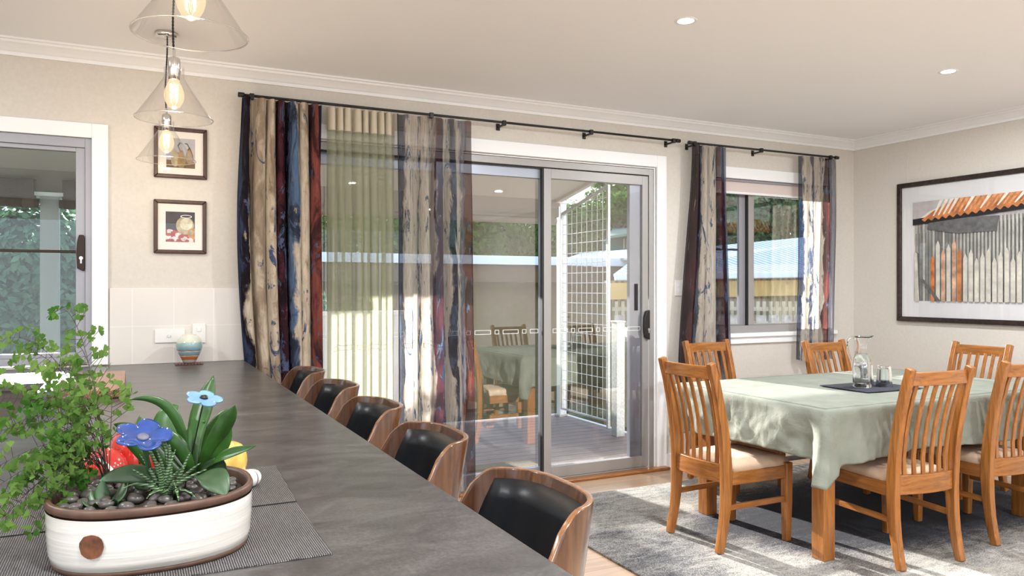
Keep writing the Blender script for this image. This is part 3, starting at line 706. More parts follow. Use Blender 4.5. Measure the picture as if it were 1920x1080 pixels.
for j in range(rows + 1):
    v = j / rows
    for i in range(NPc):
        s = L * i / NPc; p, n, dc = perim(s)
        # direction blends to the diagonal at the corners
        p2, n2, _ = perim(s + .05); p3, n3, _ = perim(s - .05); nn = (n + n2 * .5 + n3 * .5).normalized()
        corner = math.exp(-(dc / .045) ** 2); near = math.exp(-(dc / .16) ** 2)
        drop = .245 + .090 * math.exp(-(dc / .06) ** 2) + .012 * math.sin(s * 5.3 + 1)
        wav = (noise.noise(Vector((s * 5.2, v * 1.2, 3.3))) * .024 + noise.noise(Vector((s * 14, v * 2.6, 7))) * .017 + noise.noise(Vector((s * 30, v * 5, 2))) * .007) * min(1, v * 1.6)
        outw = .010 * min(1, v * 8) + .030 * near * v - .050 * v * math.exp(-((dc - .095) / .05) ** 2) + .020 * corner * v + wav + .008 * v
        if j <= 3: a = v * drop
        q = p + nn * outw; zz = TZ + .004 - drop * v - (.0 if j else 0)
        q = q + Vector(((-.045 if p.x < (X0 + X1) / 2 else .045) * corner * v * v * (1 if p.y < 3 else -.6), 0, 0))
        if j == 0: q = p - n * .012; zz = TZ + .005
        if j == 0: q = Vector((max(X0 + .012, min(X1 - .012, q.x)), max(Y0 + .012, min(Y1 - .012, q.y)), 0))
        vs.append(Vector((q.x, q.y, zz)))
fs = []
for j in range(rows):
    for i in range(NPc): fs.append((j * NPc + i, (j + 1) * NPc + i, (j + 1) * NPc + (i + 1) % NPc, j * NPc + (i + 1) % NPc))
# top surface as inset grid
nx, ny = 60, 38; k0 = len(vs)
for j in range(ny + 1):
    for i in range(nx + 1):
        x = X0 + .010 + (X1 - X0 - .020) * i / nx; y = Y0 + .010 + (Y1 - Y0 - .020) * j / ny
        e = min(i, nx - i, j, ny - j) > 0
        vs.append(Vector((x, y, TZ + .005 + (abs(noise.noise(Vector((x * 4, y * 9, 1)))) * .0035 if e else 0))))
for j in range(ny):
    for i in range(nx): a = k0 + j * (nx + 1) + i; fs.append((a, a + 1, a + nx + 2, a + nx + 1))
vs = [TM4 @ p for p in vs]; m.add(vs, fs); tcl = m.build('tablecloth', M['linen'], None, smooth=True, solid=.0012)
tag(tcl, 'sage green linen tablecloth draped over the dining table', 'tablecloth')

# slate runner, jug, tumblers
mt = MB(); c0 = Vector((3.63, 2.90, TZ + .0105)); ax = Vector((math.cos(-.03), math.sin(-.03), 0)); ay = Vector((-ax.y, ax.x, 0))
pts = [c0 - ax * .21 - ay * .16, c0 + ax * .21 - ay * .16, c0 + ax * .21 + ay * .16, c0 - ax * .21 + ay * .16]
mt.prism(pts, (0, 0, .004)); tag(mt.build('table_mat', M['slate_cloth'], None, bevel=.0015), 'dark navy felt mat under the glass jug on the green cloth', 'mat')
TM = TZ + .0147
jug = thing('water_jug', 'clear glass jug half full of water with a looped handle, on the dark mat', 'jug', (3.56, 2.90, TM))
oprof = [(0, 0), (.039, 0), (.0405, .004), (.040, .02), (.041, .06), (.041, .10), (.038, .13), (.031, .155), (.0235, .178), (.022, .195), (.0245, .215), (.030, .232), (.034, .238)]
iprof = [(.0325, .238), (.0285, .231), (.0228, .215), (.0203, .195), (.0218, .178), (.029, .154), (.0358, .13), (.0385, .10), (.0385, .06), (.0375, .022), (.034, .015), (0, .013)]
m = MB(); m.lathe(oprof + iprof, n=40)
for i, p in enumerate(m.v):      # pulled spout and sloping rim
    if p.z > .205:
        k = (p.z - .205) / .033; a = math.atan2(p.y, p.x); sp_ = max(0, math.cos(a - (-.45))) ** 6
        m.v[i] = Vector((p.x + .022 * sp_ * k * math.cos(-.45), p.y + .022 * sp_ * k * math.sin(-.45), p.z + .004 * sp_ * k))
m.v = [p * 1.16 for p in m.v]; m.build('jug_body', M['crystal'], jug, smooth=True)
dd = Vector((-math.cos(-.45), -math.sin(-.45), 0)); hp = []
for r_, z in [(.027, .222), (.040, .236), (.058, .238), (.070, .220), (.070, .190), (.064, .160), (.054, .135), (.042, .118)]: hp.append(dd * r_ + Vector((0, 0, z)))
m = MB().tube([p * 1.16 for p in hp], [.007, .008, .009, .009, .0085, .008, .0075, .007], 10); m.build('handle', M['crystal'], jug, smooth=True, sub=1)
m = MB().lathe([(0, .0135), (.0335, .0155), (.037, .0225), (.038, .06), (.038, .10), (.0353, .13), (.0285, .1535), (.0275, .157), (0, .157)], n=40); m.v = [p * 1.16 for p in m.v]; m.build('water', M['water'], jug, smooth=True)
def tumbler():
    r = thing('glass_tumbler', '', 'glass'); m = MB()
    P = [(0, .088), (.026, .088), (.0285, .085), (.030, .07), (.033, .03), (.036, 0), (.0335, 0), (.0305, .03), (.0275, .07), (.024, .078), (0, .078)]
    m.lathe(P, n=44)
    for i, p in enumerate(m.v):
        rad = math.hypot(p.x, p.y)
        if rad > .0275 and .01 < p.z < .086:
            a = math.atan2(p.y, p.x); s = 1 + .030 * math.cos(a * 11) + .02 * math.cos(p.z * 500); m.v[i] = Vector((p.x * s, p.y * s, p.z))
    m.v = [Vector((p.x * 1.18, p.y * 1.18, p.z * 1.30)) for p in m.v]; m.build('cut_glass_body', M['crystal'], r, smooth=True); return r
tmb = tumbler()
for i, (x, y, lab) in enumerate([(3.700, 2.87, 'cut glass tumbler upside down, rightmost on the dark mat'), (3.672, 2.965, 'cut glass tumbler upside down between the jug and the other tumbler')]):
    o = tmb if i == 0 else copy_tree(tmb); o.location = (x, y, TM); o['label'] = lab; o['group'] = 'upturned tumblers beside the jug'

# rug and floor vent
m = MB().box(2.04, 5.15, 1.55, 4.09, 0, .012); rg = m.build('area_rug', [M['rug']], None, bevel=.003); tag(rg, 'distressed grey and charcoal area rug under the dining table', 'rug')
v = thing('floor_vent', 'dark metal floor vent grille in the timber floor by the back wall', 'vent', (4.53, 4.30, 0))
MB().box(-.15, .15, -.055, .055, 0, .004).build('vent_frame', M['bronze'], v, bevel=.001)
m = MB()
for k in range(11): m.box(-.13, .13, -.045 + k * .009 - .002, -.045 + k * .009 + .002, .004, .006)
m.build('louvre', M['black'], v)

# ============================================================ curtain rods and curtains
YR = 4.385
def rod(x0, x1, z0, z1, brackets, label, r=.008):
    t = thing('curtain_rod', label, 'curtain rod', ((x0 + x1) / 2, YR, (z0 + z1) / 2))
    zz = lambda x: z0 + (z1 - z0) * (x - x0) / (x1 - x0)
    rel(t, MB().tube([(x0, YR, z0), (x1, YR, z1)], r, 12)).build('pole', M['black'], t, smooth=True)
    for x in (x0, x1): rel(t, MB().tube([(x - .016, YR, zz(x)), (x + .016, YR, zz(x))], r * 1.7, 14)).build('finial', M['black'], t, smooth=True)
    for x in brackets:
        rel(t, MB().box(x - .007, x + .007, YR - .010, YW, zz(x) - .020, zz(x) - .008).box(x - .012, x + .012, YR - .012, YR + .012, zz(x) - .02, zz(x) + .012).box(x - .014, x + .014, YW - .004, YW, zz(x) - .035, zz(x) + .01)).build('bracket', M['black'], t, bevel=.002)
rod(.525, 3.49, 2.350, 2.352, [.58, 1.62, 2.11, 2.76, 3.45], 'long thin black curtain rod above the sliding glass door')
rod(3.60, 5.09, 2.348, 2.352, [3.64, 4.28, 5.02], 'short thin black curtain rod above the dining window')

def curtain(name, xa, xb, z0, z1, folds, amp, mats, label, cat, group, header=.075, flare=(0, 0), seed=1, yc=YR, per_m=420, fullness=None, bulge=None, edge=0):
    """pleated drape; xa,xb at the top; flare = extra x at the hem on each side"""
    t = thing(name, label, cat, ((xa + xb) / 2, yc, z0), 0, group)
    W_ = xb - xa; n = max(80, int(W_ * per_m)); rows = 44
    def X(u, v):     # v 0 top .. 1 hem
        fl = flare[0] * (1 - u) + flare[1] * u
        s = v * v * (3 - 2 * v) if True else v
        x = xa + W_ * u + fl * s
        if bulge: x += bulge(u, v)
        return x
    def ph(u): return 2 * PI * (folds * u + .35 * noise.noise(Vector((u * 5, seed, 0))) + .12 * noise.noise(Vector((u * 17, seed, 5))))
    def Yo(u, v):
        sharp = math.sin(ph(u)); tri = math.copysign(abs(sharp) ** .75, sharp)
        low = math.sin(ph(u) * .5 + 1 + seed) * .35 + noise.noise(Vector((u * folds * .9, v * 1.4, seed * 3))) * .7
        k = .55 + .45 * min(1, v * 3)
        return amp * (tri * (1 - .25 * v) * k + low * min(1, v * 2) * .8)
    def Xo(u, v): return math.cos(ph(u)) * amp * .35 * min(1, .3 + v * 3)
    # arclength for uv
    us = [i / n for i in range(n + 1)]; acc = [0]
    for i in range(1, n + 1):
        dx = W_ / n; dy = Yo(us[i], .3) - Yo(us[i - 1], .3); acc.append(acc[-1] + math.hypot(dx, dy))
    def part(v0, v1, rws, mat, nm, parent, off=0, flat=1.0):
        m = MB(); vs = []; uv = []; fs = []
        for j in range(rws + 1):
            v = v0 + (v1 - v0) * j / rws
            for i in range(n + 1):
                u = us[i]; hem = .006 * math.sin(ph(u)) if v >= 1 else 0
                vs.append(Vector((X(u, v) + Xo(u, v), yc + Yo(u, v) * flat + off, z1 - (z1 - z0) * v + hem))); uv.append((acc[i] / acc[-1], z1 - (z1 - z0) * v))
        for j in range(rws):
            for i in range(n): a = j * (n + 1) + i; fs.append((a, a + 1, a + n + 2, a + n + 1))
        m.add(vs, fs); m.uv = uv; L = t.location; m.v = [p - L for p in m.v]
        return m.build(nm, mat, parent, smooth=True)
    hv = header / (z1 - z0)
    part(0, hv, 3, mats[1], 'pleated_header', t); part(hv * .98, 1, rows, mats[0], 'drape', t, 0)
    if edge:
        m = MB(); u = 0 if edge < 0 else 1
        m.tube([Vector((X(u, k / 20) + Xo(u, k / 20), yc + Yo(u, k / 20), z1 - (z1 - z0) * k / 20)) - t.location for k in range(21)], .003, 6); m.build('hem_edge', M['black'], t)
    return t
G = 'curtains of the sliding door'
def bl(u, v): return -(1 - u) ** 2 * .035 * math.sin(PI * min(1, v * 1.4)) 
dark = cloth('gum_bark_print_shaded', barkcolour(.3, bands('n.00 k.08 b.12 t.20 b.24 t.37 m.41 k.50 u.59 b.64 t.77 m.82 r.86 m.92 n.95'), 1.0), .02, .10)  # same fabric as the sheers; shade of the wall behind put into its colours
sheer_a = cloth('gum_bark_print_sheer', barkcolour(1.7, bands('k.00 n.05 b.11 u.265 b.28 t.45 m.50 n.56 b.61 u.70 b.75 g.84 r.88 m.93 n.97'), .9, True), .26, .60)
sheer_b = cloth('gum_bark_print_window', barkcolour(3.1, bands('k.00 m.05 n.20 u.27 b.33 n.485 b.505 t.66 k.71 m.74 u.81 g.90'), .7, True), .14, .55)
sheer_c = cloth('gum_bark_print_sunlit', barkcolour(4.4, bands('k.00 n.04 b.12 n.31 b.34 t.55 b.60 r.70 m.76 n.84 g.90 k.97'), .7, True), .22, .60)
curtain('curtain', .525, .965, .03, 2.340, 7.5, .045, (dark, dark), 'dark bark print curtain stacked at the counter end of the rod', 'curtain', G, flare=(.04, .01), seed=1, bulge=bl, per_m=700)
curtain('sheer_curtain', .985, 1.40, .03, 2.338, 8.5, .040, (M['sheer'], M['sheer_head']), 'olive green sheer curtain with cream pleated header', 'curtain', G, header=.135, seed=2, yc=YR + .012, per_m=900)
curtain('curtain', 1.405, 1.890, .03, 2.336, 5.2, .030, (sheer_a, sheer_a), 'translucent bark print curtain beside the bare glass of the sliding door', 'curtain', G, flare=(0, .03), seed=4, edge=-1, per_m=600)
G2 = 'curtains of the dining window'
curtain('curtain', 3.615, 3.925, .60, 2.338, 4.6, .032, (sheer_b, sheer_b), 'bark print curtain left of the dining window, flaring towards the floor', 'curtain', G2, flare=(-.13, .06), seed=6, per_m=700, edge=-1)
curtain('curtain', 4.665, 5.075, .735, 2.338, 5.0, .026, (sheer_c, sheer_c), 'bark print curtain right of the dining window, lit by the sun', 'curtain', G2, flare=(-.02, -.03), seed=9, per_m=600)

# ============================================================ light switch, outlets
def plate(x, z, w, h, label, nm, cat):
    t = thing(nm, label, cat, (x, YW - (.008 if z < 1.2 else 0), z))
    MB().box(-w / 2, w / 2, -.009, 0, -h / 2, h / 2).build('cover_plate', M['offwhite'], t, bevel=.003); return t
t = plate(3.567, 1.30, .072, .115, 'white light switch on the wall between the sliding door and dining window', 'light_switch', 'light switch')
MB().box(-.010, .010, -.013, -.009, .008, .030).build('rocker', M['offwhite'], t, bevel=.001); MB().box(-.010, .010, -.013, -.009, -.030, -.008).build('rocker', M['offwhite'], t, bevel=.001)
t = plate(.175, 1.045, .148, .072, 'white wall plate with a round aerial socket left of the vase', 'wall_outlet', 'outlet')
MB().tube([(-.005, -.011, 0), (-.005, -.009, 0)], .010, 18).build('socket_ring', M['offwhite'], t)
MB().tube([(-.005, -.016, 0), (-.005, -.011, 0)], .006, 14).build('socket', M['chrome'], t)
t = plate(.318, 1.055, .068, .105, 'white power outlet plate half hidden behind the striped vase', 'wall_outlet', 'outlet')
MB().box(-.010, .010, -.013, -.009, .01, .03).build('rocker', M['offwhite'], t, bevel=.001)

# ============================================================ pictures
def framed(name, label, c, w, h, fw, fd, matw, fm, mm, normal, group=None):
    """picture on the back wall (normal 'Y') or right wall (normal 'X'); returns thing and a mapper u,v(in 0..1 of the print)->local point"""
    t = thing(name, label, 'picture', c, 0 if normal == 'Y' else -PI / 2, group)
    m = MB(); y0 = -fd
    for (a, b_, cc, d_) in (((-w / 2, -h / 2), (w / 2, -h / 2), (w / 2 - fw, -h / 2 + fw), (-w / 2 + fw, -h / 2 + fw)), ((w / 2, -h / 2), (w / 2, h / 2), (w / 2 - fw, h / 2 - fw), (w / 2 - fw, -h / 2 + fw)),
                          ((w / 2, h / 2), (-w / 2, h / 2), (-w / 2 + fw, h / 2 - fw), (w / 2 - fw, h / 2 - fw)), ((-w / 2, h / 2), (-w / 2, -h / 2), (-w / 2 + fw, -h / 2 + fw), (-w / 2 + fw, h / 2 - fw))):
        m.prism([(p[0], y0, p[1]) for p in (a, b_, cc, d_)], (0, fd, 0))
    m.build('picture_frame', fm, t, bevel=.004)
    m = MB(); iw, ih = w / 2 - fw, h / 2 - fw; pw, phh = iw - matw[0], ih - matw[1]; ym = -fd * .45
    for (x0, x1, z0, z1) in ((-iw, -pw, -ih, ih), (pw, iw, -ih, ih), (-pw, pw, -ih, -phh), (-pw, pw, phh, ih)): m.box(x0, x1, ym, ym + .003, z0, z1)
    m.build('mat_board', mm, t)
    MB().box(-iw, iw, ym - .003, ym - .002, -ih, ih).build('glass', M['picture_glass'], t)
    return t, (lambda u, v, k=0: (-pw + 2 * pw * u, ym + .0028 - k * .00025, -phh + 2 * phh * v)), pw, phh
def blob(cx, cy, rx, ry, n=28, jit=.0, seed=0, f=None):
    return [(cx + rx * math.cos(2 * PI * k / n) * (1 + jit * noise.noise(Vector((math.cos(2 * PI * k / n) * 2, math.sin(2 * PI * k / n) * 2, seed)))), cy + ry * math.sin(2 * PI * k / n) * (1 + jit * noise.noise(Vector((math.cos(2 * PI * k / n) * 2, math.sin(2 * PI * k / n) * 2, seed + 9))))) for k in range(n)]
def paint(name, c, var=.35, sc=30): return plain(name, c, .75, var=var, scale=sc)
def draw(t, mp, layers, name='print'):
    mats = []; m = MB()
    for k, (pts, mat) in enumerate(layers):
        if mat not in mats: mats.append(mat)
        m.poly([mp(u, v, k * .5) for u, v in pts], mats.index(mat))
    return m.build(name, mats, t)
full = [(0, 0), (1, 0), (1, 1), (0, 1)]
dk = paint('pastel_charcoal', (.05, .045, .055)); tan_ = paint('pastel_tan', (.42, .36, .22)); ochre = paint('pastel_ochre', (.30, .19, .06)); brown = paint('pastel_brown', (.13, .075, .03))
lgrey = paint('pastel_lilac_grey', (.42, .42, .45), .1); rosy = paint('pastel_red_check', (.38, .07, .06)); pal = paint('pastel_pale_cloth', (.72, .62, .60)); org = paint('pastel_orange', (.50, .24, .08)); wht = paint('pastel_white', (.80, .80, .80), .05)
# pear still life
pears, mp, pw, ph_ = framed('framed_picture', 'small brown framed still life of pears, upper picture behind the pendant lamps', (.228, YW - .001, 2.022), .262, .270, .020, .018, (.040, .036), M['picture_wood'], M['mat_board'], 'Y', 'small square still life pictures')
def pear(cx, cy, s, n=30):
    o = []
    for k in range(n):
        a = 2 * PI * k / n; r = .5 + .5 * math.sin(a); o.append((cx + s * .62 * math.cos(a) * (1 - .62 * r ** 1.5), cy + s * 1.15 * math.sin(a)))
    return o
draw(pears, mp, [(full, lgrey), ([(0, 0), (1, 0), (1, .22), (0, .26)], brown), (blob(.45, .30, .22, .24), ochre), (pear(.30, .34, .26), tan_), (pear(.52, .30, .27), ochre), (pear(.80, .42, .27), brown), (pear(.80, .40, .21), ochre), ([(.48, .55), (.50, .56), (.42, .74), (.50, .84), (.56, .80), (.58, .82), (.48, .88), (.38, .76)], dk), ([(.79, .68), (.82, .68), (.74, .84), (.64, .86), (.64, .83), (.72, .81)], dk)])
# jar still life
jar, mp, pw, ph_ = framed('framed_picture', 'small brown framed still life of a clay jar on a red checked cloth, lower picture', (.226, YW - .001, 1.627), .260, .286, .020, .018, (.038, .042), M['picture_wood'], M['mat_board'], 'Y', 'small square still life pictures')
lay = [(full, dk), ([(0, 0), (1, 0), (1, .30), (0, .42)], rosy), (blob(.66, .55, .31, .30), tan_), (blob(.70, .60, .22, .20), paint('pastel_cream', (.60, .56, .40))), (blob(.70, .85, .20, .055), wht), (blob(.70, .85, .165, .036), dk), (blob(.92, .28, .17, .19), org), (blob(.88, .33, .07, .09), tan_)]
for (x, y) in ((.15, .35), (.42, .24), (.62, .12), (.30, .10), (.05, .15), (.85, .06)): lay.append((blob(x, y, .12, .075, 10, .6, x * 9), pal))
for (x, y) in ((.27, .30), (.10, .24), (.52, .18), (.20, .04), (.45, .05), (.72, .04)): lay.append((blob(x, y, .09, .055, 9, .6, x * 5), rosy))
draw(jar, mp, lay)
# large corrugated iron picture on the right wall
PY0, PY1, PZ0, PZ1 = 2.62, 4.054, 1.043, 2.113
big, mp, pw, ph_ = framed('framed_picture', 'large bronze framed picture of a rusty corrugated iron shed and paling fence', (XR - .001, (PY0 + PY1) / 2, (PZ0 + PZ1) / 2), PY1 - PY0, PZ1 - PZ0, .036, .030, (.098, .122), M['frame_bronze'], M['mat_white'], 'X')
rust = paint('rust_orange_iron', (.46, .16, .05), .5, 14); cream = paint('pale_painted_iron', (.68, .62, .54), .15); greyi = paint('grey_corrugated_iron', (.23, .23, .21), .3, 12); dgrey = paint('dark_iron_groove', (.11, .11, .11), .3); palei = paint('pale_iron_ridge', (.40, .39, .35), .25, 14); pick = paint('weathered_paling', (.52, .50, .44), .2, 16); pickr = paint('rust_stained_paling', (.50, .30, .20), .55, 12); blk = paint('black_shadow_gap', (.008, .008, .01), 0); skyg = paint('grey_sky', (.40, .37, .37), .1)
lay = [(full, greyi), ([(0, .68), (1, .80), (1, 1), (0, 1)], skyg)]
rnd = random.Random(4)
N_ = 44
for k in range(N_):
    x = k / N_; w_ = 1 / N_; lay.append(([(x, 0), (x + w_ * .5, 0), (x + w_ * .5, .80), (x, .80)], palei if k > 12 else (greyi if k % 3 else pick))); lay.append(([(x + w_ * .5, 0), (x + w_ * .68, 0), (x + w_ * .68, .80), (x + w_ * .5, .80)], dgrey))
lay.append(([(.10, .72), (.30, .66), (.55, .66), (.56, .80), (.12, .82)], dgrey))
# roof
lay.append(([(0, .80), (.28, .93), (.62, 1), (0, 1)], skyg)); lay.append(([(0, .78), (.12, .90), (.36, 1), (.50, 1), (.18, .84)], cream))
wv = lambda x: .012 * math.sin(x * 130)
edge = [(x, .800 + .115 * x + wv(x)) for x in [i / 160 for i in range(161)]]
lay.append(([(0, .77), (1, .87), (1, .94), (0, .83)], blk))
top = [(1, 1), (.30, 1), (.16, .91)]
lay.append((edge[10:] + top, rust))
for k in range(26):
    x = .14 + k * .034; lay.append(([(x, .83 + .115 * x), (x + .010, .83 + .115 * x), (x + .075, 1), (x + .050, 1)] if x < .92 else [(.9, .95), (.91, .95), (.92, 1), (.91, 1)], cream if k % 3 == 0 or k < 4 else paint('rust_light', (.55, .26, .12), .4)))
for k in range(27):
    x = .02 + k * .036; hgt = .46 + .05 * math.sin(k * 2.1) + (.10 if 3 < k < 9 else 0); c_ = (pickr, pick, rust)[(0, 1, 0, 2, 1, 0, 1, 0, 2)[k]] if k < 9 else pick
    if 2 < k: lay.append(([(x, 0), (x + .027, 0), (x + .027, hgt - .05), (x + .014, hgt), (x, hgt - .05)], c_)); 
lay.append(([(.02, 0), (.05, 0), (.035, .48), (.015, .50)], pick)); lay.append(([(.06, .22), (.08, .22), (.20, 0), (.17, 0)], dgrey))
draw(big, mp, lay)

# ============================================================ pendants and downlights
def make_pendant():
    root = thing('pendant_lamp', '', 'pendant lamp')      # origin at the rim centre
    R_ = .128
    prof = [(R_ + .004, -.001), (R_ + .0045, .002), (R_, .004), (.060, .105), (.036, .145), (.034, .150), (.034, .188)]
    m = MB().lathe(prof, n=72); m.build('glass_shade', M['thin_glass'], root, smooth=True)
    m = MB(); ring = [(math.cos(2 * PI * k / 72) * (R_ + .003), math.sin(2 * PI * k / 72) * (R_ + .003), 0) for k in range(73)]; m.tube(ring, .0018, 6, cap=False); m.build('rim', realglass('rim_glass', (.92, .92, .92), 1.45), root, smooth=True)
    m = MB().lathe([(0, .222), (.014, .222), (.020, .218), (.0215, .208), (.0215, .165), (.019, .160), (.019, .142), (0, .142)], n=28); s_ = m.build('lamp_socket', M['chrome'], root, smooth=True)
    m = MB().tube([(0, 0, .222), (0, 0, .250)], .005, 10); m.build('cord_grip', M['chrome'], s_)
    bp = [(.0001, .034), (.006, .035), (.020, .044), (.030, .062), (.0345, .080), (.033, .098), (.026, .118), (.018, .134), (.0165, .146)]
    bulb = MB().lathe(bp, n=32).build('light_bulb', M['bulb'], root, smooth=True)
    m = MB(); pts = []
    for k in range(9):
        a = 2 * PI * k / 8; r_ = .013
        pts.append((r_ * math.cos(a), r_ * math.sin(a), .062 if k % 2 else .125))
    for a_, b_ in zip(pts[:-1], pts[1:]): m.tube([a_, b_], .0011, 5)
    m.build('filament', M['filament'], bulb)
    m = MB(); h = CEIL - 1.91
    for q in (0, 1):
        m.tube([(.0022 * math.cos(z * 260 + q * PI) + .004 * math.sin(z * 14), .0022 * math.sin(z * 260 + q * PI), z) for z in [.248 + (h - .26) * i / 150 for i in range(151)]], .0022, 5)
    m.build('cord', M['cord'], root)
    MB().lathe([(0, h), (.05, h), (.05, h - .012), (.045, h - .022), (0, h - .024)], n=32).build('ceiling_rose', M['chrome'], root, smooth=True)
    return root
pend = make_pendant()
for i, (x, y, lab) in enumerate([(.124, 2.0, 'clear cone glass pendant lamp nearest the camera, cut by the top edge'), (.132, 3.02, 'clear cone glass pendant lamp in the middle of the three'), (.142, 4.02, 'clear cone glass pendant lamp farthest away, before the pear picture')]):
    o = pend if i == 0 else copy_tree(pend); o.location = (x, y, 1.91); o['label'] = lab; o['group'] = 'glass cone pendants over the counter'
    ld = bpy.data.lights.new('bulb_light', 'POINT'); ld.energy = 1.2; ld.shadow_soft_size = .03; ld.color = (1, .82, .6)
    lo = bpy.data.objects.new('bulb_light', ld); col.objects.link(lo); lo.parent = o; lo.location = (0, 0, .02)

def make_down():
    r = thing('recessed_downlight', '', 'ceiling light')
    MB().lathe([(.036, -.001), (.048, -.004), (.052, -.001), (.052, 0)], n=36).build('trim_ring', M['white'], r, smooth=True)
    MB().disc((0, 0, -.0012), .037, 32).build('lens', M['lens'], r)
    ld = bpy.data.lights.new('downlight_beam', 'AREA'); ld.shape = 'DISK'; ld.size = .09; ld.energy = LAMP_W; ld.color = (.94, .97, 1)
    lo = bpy.data.objects.new('downlight_beam', ld); col.objects.link(lo); lo.parent = r; lo.location = (0, 0, -.012); return r
dl = make_down()
spots = [(2.262, 2.786, 'small round lit downlight in the ceiling above the sliding door side'), (4.116, 2.782, 'small round lit downlight in the ceiling towards the picture wall')]
for x in (-1.6, .3, 2.26, 4.1):  # unseen downlights added to brighten the room
    for y in (-2.0, .4): spots.append((x, y, 'small round unseen downlight added in the ceiling behind the camera for room light'))
spots.append((-1.6, 2.9, 'small round unseen downlight added in the ceiling over the kitchen for room light'))
for i, (x, y, lab) in enumerate(spots):
    o = dl if i == 0 else copy_tree(dl); o.location = (x, y, CEIL); o['label'] = lab; o['group'] = 'recessed ceiling downlights'

# ============================================================ things on the counter
def mat_piece(name, pts, z, label):
    m = MB().prism([(x, y, z) for x, y in pts], (0, 0, .0022)); tag(m.build(name, M['placemat'], None, bevel=.0008), label, 'placemat', 'woven placemats under the planter')
mat_piece('placemat', [(-.205, 1.150), (.268, 1.150), (.272, 1.468), (-.205, 1.468)], .9, 'charcoal woven placemat directly under the front of the white planter')
mat_piece('placemat', [(-.235, 1.455), (.272, 1.455), (.284, 1.765), (-.235, 1.775)], .9024, 'charcoal woven placemat behind, overlapping the one under the planter')

# chopping board, vase, coaster
bd = thing('chopping_board', 'striped timber chopping board lying on the counter near the kitchen window', 'chopping board', (-.145, 3.48, .9))
bm = MB().box(-.115, .115, -.36, .35, .004, .032); bm.build('board', M['board'], bd, bevel=.004)
for sx in (-.09, .09):
    for sy in (-.30, .3): MB().lathe([(0, 0), (.01, 0), (.01, .005), (0, .005)], (sx, sy, 0), 12).build('foot', M['black'], bd)
cs = MB(); c0 = Vector((.262, 4.355, .9))
for k in range(9):
    cs.box(c0.x - .068 + k * .0152, c0.x - .068 + k * .0152 + .0135, c0.y - .045, c0.y + .045, .9005, .9075)
cs.box(c0.x - .068, c0.x + .067, c0.y - .035, c0.y - .03, .9005, .904).box(c0.x - .068, c0.x + .067, c0.y + .03, c0.y + .035, .9005, .904)
tag(cs.build('coaster', M['coaster'], None, bevel=.0015), 'dark beaded wooden coaster under the striped vase', 'coaster')
vz = MB().lathe([(0, .002), (.026, 0), (.031, .004), (.040, .022), (.053, .048), (.0625, .072), (.0655, .090), (.063, .108), (.054, .127), (.042, .139), (.0335, .1435), (.034, .148), (.0325, .149), (.031, .144), (.03, .14), (0, .10)], n=56)
vo = vz.build('vase', M['vase'], None, smooth=True); vo.location = (.264, 4.36, .9078); tag(vo, 'round ceramic vase banded cream, blue and rust, on the counter by the wall', 'vase')

# ---------------- planter
PC = Vector((.028, 1.300, .9026))
pl = thing('planter_bowl', 'white stoneware oval planter of succulents and maidenhair fern on woven placemats', 'planter', PC)
RX, RY, PH = .142, .128, .094
sx_, sy_ = RX, RY
body = [(.93, .006), (.965, .008), (.985, .020), (1.0, .05), (1.005, .080)]
m = MB().lathe([(0, .006)] + body, n=96, sx=sx_, sy=sy_, power=2.35); o_ = m.build('bowl', M['glaze'], pl, smooth=True)
m = MB().lathe([(1.003, .083), (1.013, .086), (1.014, .091), (1.003, .0945), (.962, .0945), (.945, .090), (.925, .070)], n=96, sx=sx_, sy=sy_, power=2.35); m.build('rim', M['rim'], pl, smooth=True)
m = MB().lathe([(.90, 0), (.95, 0), (.962, .004), (.955, .009), (.925, .008)], n=96, sx=sx_, sy=sy_, power=2.35); m.build('foot_ring', M['rim'], pl, smooth=True)
# thumb print knot on the front
def surf(a, z):
    ca, sa = math.cos(a), math.sin(a); q = (abs(ca) ** 2.35 + abs(sa) ** 2.35) ** (-1 / 2.35); return Vector((sx_ * ca * q, sy_ * sa * q, z))
a0_ = math.radians(238); c_ = surf(a0_, .045); tdir = (surf(a0_ + .02, .045) - c_).normalized(); nrm_ = Vector((tdir.y, -tdir.x, 0))
if nrm_.dot(c_) < 0: nrm_ = -nrm_
m = MB(); vs = [c_ + nrm_ * .0012]
for k in range(20):
    a = 2 * PI * k / 20; r_ = .0155 * (1 + .08 * noise.noise(Vector((math.cos(a) * 2, math.sin(a) * 2, 1)))); da = math.cos(a) * r_; p = surf(a0_ + da / .135, .045 + math.sin(a) * r_ * 1.05); vs.append(p + p.normalized() * .0018)
m.add(vs, [(0, 1 + k, 1 + (k + 1) % 20) for k in range(20)]); m.build('thumbprint', M['knot'], pl, smooth=True)
m = MB(); vs = []
RR, TT = 10, 48
for i in range(RR + 1):
    for k in range(TT):
        p = surf(2 * PI * k / TT, 0) * (.94 * i / RR); vs.append(Vector((p.x, p.y, .074 + .006 * noise.noise(Vector((p.x * 60, p.y * 60, 0))) + .004 * (1 - i / RR))))
m.add(vs, [(i * TT + k, i * TT + (k + 1) % TT, (i + 1) * TT + (k + 1) % TT, (i + 1) * TT + k) for i in range(RR) for k in range(TT)]); m.build('soil', M['soil'], pl, smooth=True)

LP = pl.location
